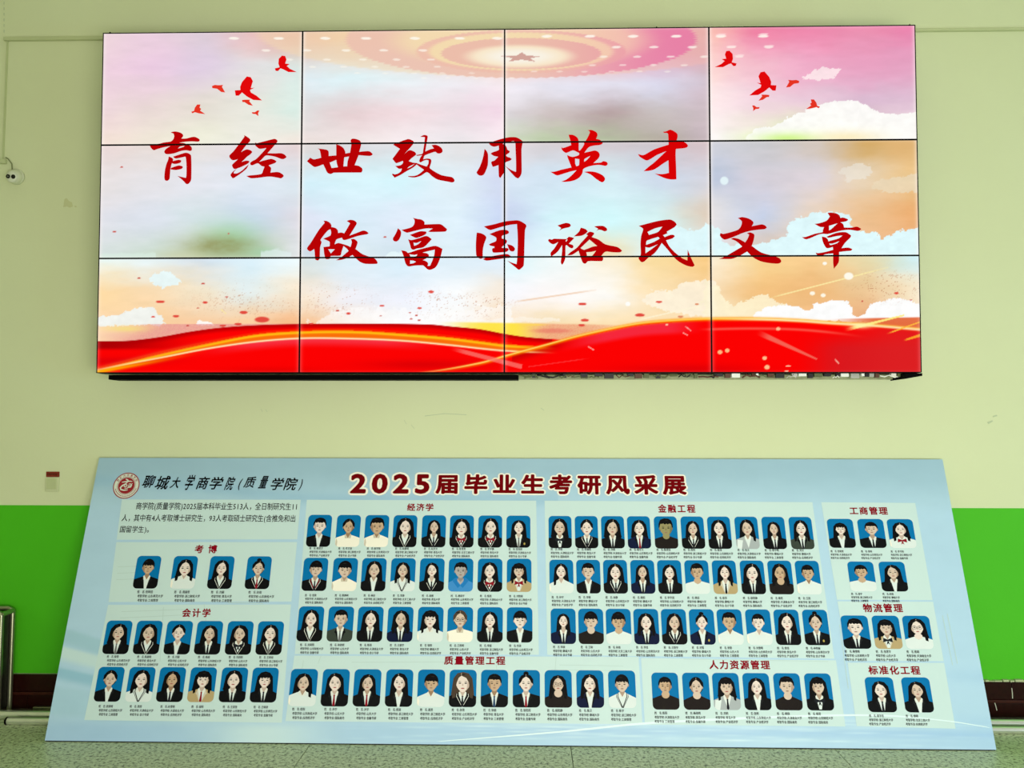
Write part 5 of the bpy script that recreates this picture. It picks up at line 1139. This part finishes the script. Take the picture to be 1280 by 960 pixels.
for (ya, yb_, w_, cy0, cp, people) in ROWS:
    for (xc, look) in people:
        seed += 1
        ym_ = (ya+yb_)/2
        slope = (xc-655)/1050*.0    # homography already carries the shear
        u_, _ = b2(xc, ym_); hw = (b2(xc+w_/2, ym_)[0]-b2(xc-w_/2, ym_)[0])/2
        vt = b2(xc, ya)[1]; vb_ = b2(xc, yb_)[1]
        mb = MB()
        for P, key, lay in portrait(look, seed):
            pts = [(u_+x*2*hw, vb_+(y/HT)*(vt-vb_)) for x, y in P]
            W = [bpt(a, b_, .0012+lay*.00009) for a, b_ in pts]
            tris = tessellate_polygon([[Vector((a, b_, 0)) for a, b_ in pts]])
            out = []
            for t in tris:
                nn = (W[t[1]]-W[t[0]]).cross(W[t[2]]-W[t[0]])
                out.append(t if nn.dot(N) > 0 else (t[0], t[2], t[1]))
            mb.add(W, out, PALN[key][0])
        po = mb.build('portrait_photo', PMATS, board)
        hh, cc_, *_ = look.split()
        tag(po, 'blue-backed portrait, %s, %s' % (HN[hh], CN[cc_]))
        # caption: three small lines
        nm = R.choice(SUR)+''.join(R.sample(GIV, R.choice((1, 2))))
        lines = ['姓  名:'+nm, '考取学校:'+R.choice(UNI), '考取专业:'+R.choice(SUBJ)]
        cm = MB()
        for q_, tx in enumerate(lines):
            V, Fc, wd = layout(tx, 0, 1)
            Fc = Fc+[tuple(i+len(V) for i in t) for t in Fc]; V = np.concatenate([V, V+np.array([.045, -.02])])
            yl = cy0+cp*q_
            uu_, vv_ = b2(xc-w_*.42, yl)
            ref = b2(xc-w_*.42, yl+cp*.64)
            sc = (vv_-ref[1])/.86
            sx_ = sc*.82
            # long school names are set narrower
            if wd*sx_ > 2*hw*1.12: sx_ = 2*hw*1.12/wd
            cm.add([bpt(uu_+x*sx_, vv_+(y-.38)*sc, .0013+(2e-5 if i_ >= len(V)//2 else 0)) for i_, (x, y) in enumerate(V)], Fc, 0)
        cm.build('caption', ink, po)

# sticker above the switch
a, b_ = pix(56.8, 596.2, -.009), pix(73.4, 589.6, -.009)
stk = empty('red_sticker', ((a.x+b_.x)/2, 0, a.z), 'small dark red reminder sticker just above the light switch', 'sticker')
MB().box(a.x, b_.x, -.0045, -.0002, a.z+.0002, b_.z, bev=.0004).build('sticker_sheet', mat('sticker_red', (124, 36, 14), .5), stk)
V, Fc, wd = layout('请节约用电', .01, 1)
sc = (b_.x-a.x)*.84/wd
MB().add([(a.x+(b_.x-a.x)*.08+x*sc, -.0050, a.z+(b_.z-a.z)*.32+y*sc) for x, y in V], Fc, 0).build('sticker_text', mat('sticker_text', (206, 150, 110), .5), stk)
bpy.data.objects.remove(_to); bpy.data.curves.remove(_tc)

# flaked patches and scuffs on the plaster (on the wall, part of it)
wall = bpy.data.objects['wall_back']
def patch(name, pts, rgb):
    P = [pix(x, y, -.0012) for x, y in pts]
    n_ = len(P); Q_ = [Vector((p.x, -.0002, p.z)) for p in P]
    MB().add(P+Q_, [tuple(range(n_))]+[(i, n_+i, n_+(i+1) % n_, (i+1) % n_) for i in range(n_)]).build(name, mat('plaster_'+name, rgb, .8), wall)
patch('flaked_patch', [(80.5, 249), (83, 247.5), (86, 251), (90, 253), (91, 258), (87, 259.5), (83, 258), (79, 259)], (196, 200, 150))
patch('flaked_patch', [(93.5, 256.5), (96, 258), (95, 259.5), (93, 258.5)], (190, 194, 144))
for pp in ([(1241, 520), (1246, 518.5), (1247, 520), (1242, 521.5)], [(1234, 528), (1240, 525.5), (1241.5, 526.5), (1236, 530)]): patch('scuff_mark', pp, (182, 194, 158))
for x0_, y0_, x1_, y1_ in ((531, 520, 556, 517), (556, 517, 583, 518.5), (676, 510, 680, 513), (326, 511, 328, 515), (505, 525, 508, 530), (332, 512, 334, 515), (514, 531, 518, 536)):
    patch('scuff_mark', [(x0_, y0_-.4), (x1_, y1_-.4), (x1_, y1_+.4), (x0_, y0_+.4)], (186, 194, 150))
# paint crack running up from the trunking corner
for k in range(6): patch('scuff_mark', [(4.6, 2+k*7), (5.4, 2+k*7), (5.3, 6+k*7), (4.5, 5+k*7)], (150, 158, 106))

# ------------------------------------------------------------------ steel cabinet at the left edge
p_tr = pix(21.3, 757, -.03)
front_y = -.145
pf = pixfloor(3.5, 889)
x_r = p_tr.x
H_ = pix(3, 764.5, front_y).z
cab_ = empty('steel_cabinet', (x_r-.30, (front_y-.03)/2, 0), 'low dark cabinet with rounded steel tube frame at the left edge', 'cabinet')
steel = mat('brushed_steel', (168, 170, 140), .28, metal=.9, var=.15, scale=60)
tr = .0125
def post(x, y): MB().tube([(x, y, 0), (x, y, H_-.03), (x, y, H_-.02)], tr, 14).build('post', steel, cab_)
xl = x_r-.60
for x in (x_r-tr, xl+tr):
    for y in (front_y+tr, -.03-tr): post(x, y)
for y in (front_y+tr, -.03-tr):
    MB().tube([(x_r-tr, y, H_-.03), (x_r-tr-.004, y, H_-.015), (x_r-tr-.02, y, H_-.006), (xl+tr+.02, y, H_-.006), (xl+tr+.004, y, H_-.015), (xl+tr, y, H_-.03)], tr, 14).build('top_rail', steel, cab_)
for x in (x_r-tr, xl+tr): MB().tube([(x, front_y+tr, H_-.018), (x, -.03-tr, H_-.018)], tr, 14).build('top_rail', steel, cab_)
MB().box(xl+.02, x_r-.02, front_y+.02, -.05, .03, H_-.03, bev=.003).build('body', mat('cabinet_dark', (16, 16, 12), .35), cab_)
MB().box(xl+.05, x_r-.05, front_y+.012, front_y+.02, .06, H_-.06, bev=.002).build('door', mat('cabinet_door', (30, 30, 22), .3), cab_)

# stainless pipes lying on the floor behind the board
def depth_y(px_, py_): return pixfloor(px_, py_).y
chrome = mat('polished_steel', (236, 238, 228), .28, metal=.85, var=.08, scale=30)
ya_ = depth_y(1260, 909); yb_ = depth_y(1260, 917)
ya_ = min(ya_, -.05)
r1_, r2_ = .021, .017
xA = pixfloor(6, 891).x; xB = pixfloor(16, 901).x
y1_ = pixfloor(1260, 910.5).y+.006; y2_ = min(pixfloor(1260, 917.5).y+.005, y1_-r1_-r2_-.003)
for nm_, x0_, y_, r_, lab in (('steel_pipe', xA+.02, y1_, r1_, 'polished steel pipe on the floor behind the board, the one nearer the wall'), ('steel_pipe', xB, y2_, r2_, 'polished steel pipe on the floor behind the board, the one farther from the wall')):
    e_ = empty(nm_, ((x0_+3.4)/2, y_, 0), lab, 'pipe')
    MB().tube([(x0_, y_, r_), (3.4, y_, r_)], r_, 20).build('tube', chrome, e_)
    MB().lathe((x0_-.004, y_, r_), (1, 0, 0), [(0, 0), (r_*.8, 0), (r_+.001, .002), (r_+.001, .012)], 20).build('end_cap', blackm, e_)
bk = pix(41, 884.5, -.05); bk2 = pix(66, 880.5, -.05)
e_ = empty('metal_block', ((bk.x+bk2.x)/2, -.045, .0), 'small flat metal strip on the floor against the skirting beside the board foot', 'metal strip')
MB().box(bk.x, bk2.x+.05, -.052, -.031, .0, .03, bev=.003).build('strip', steel, e_)
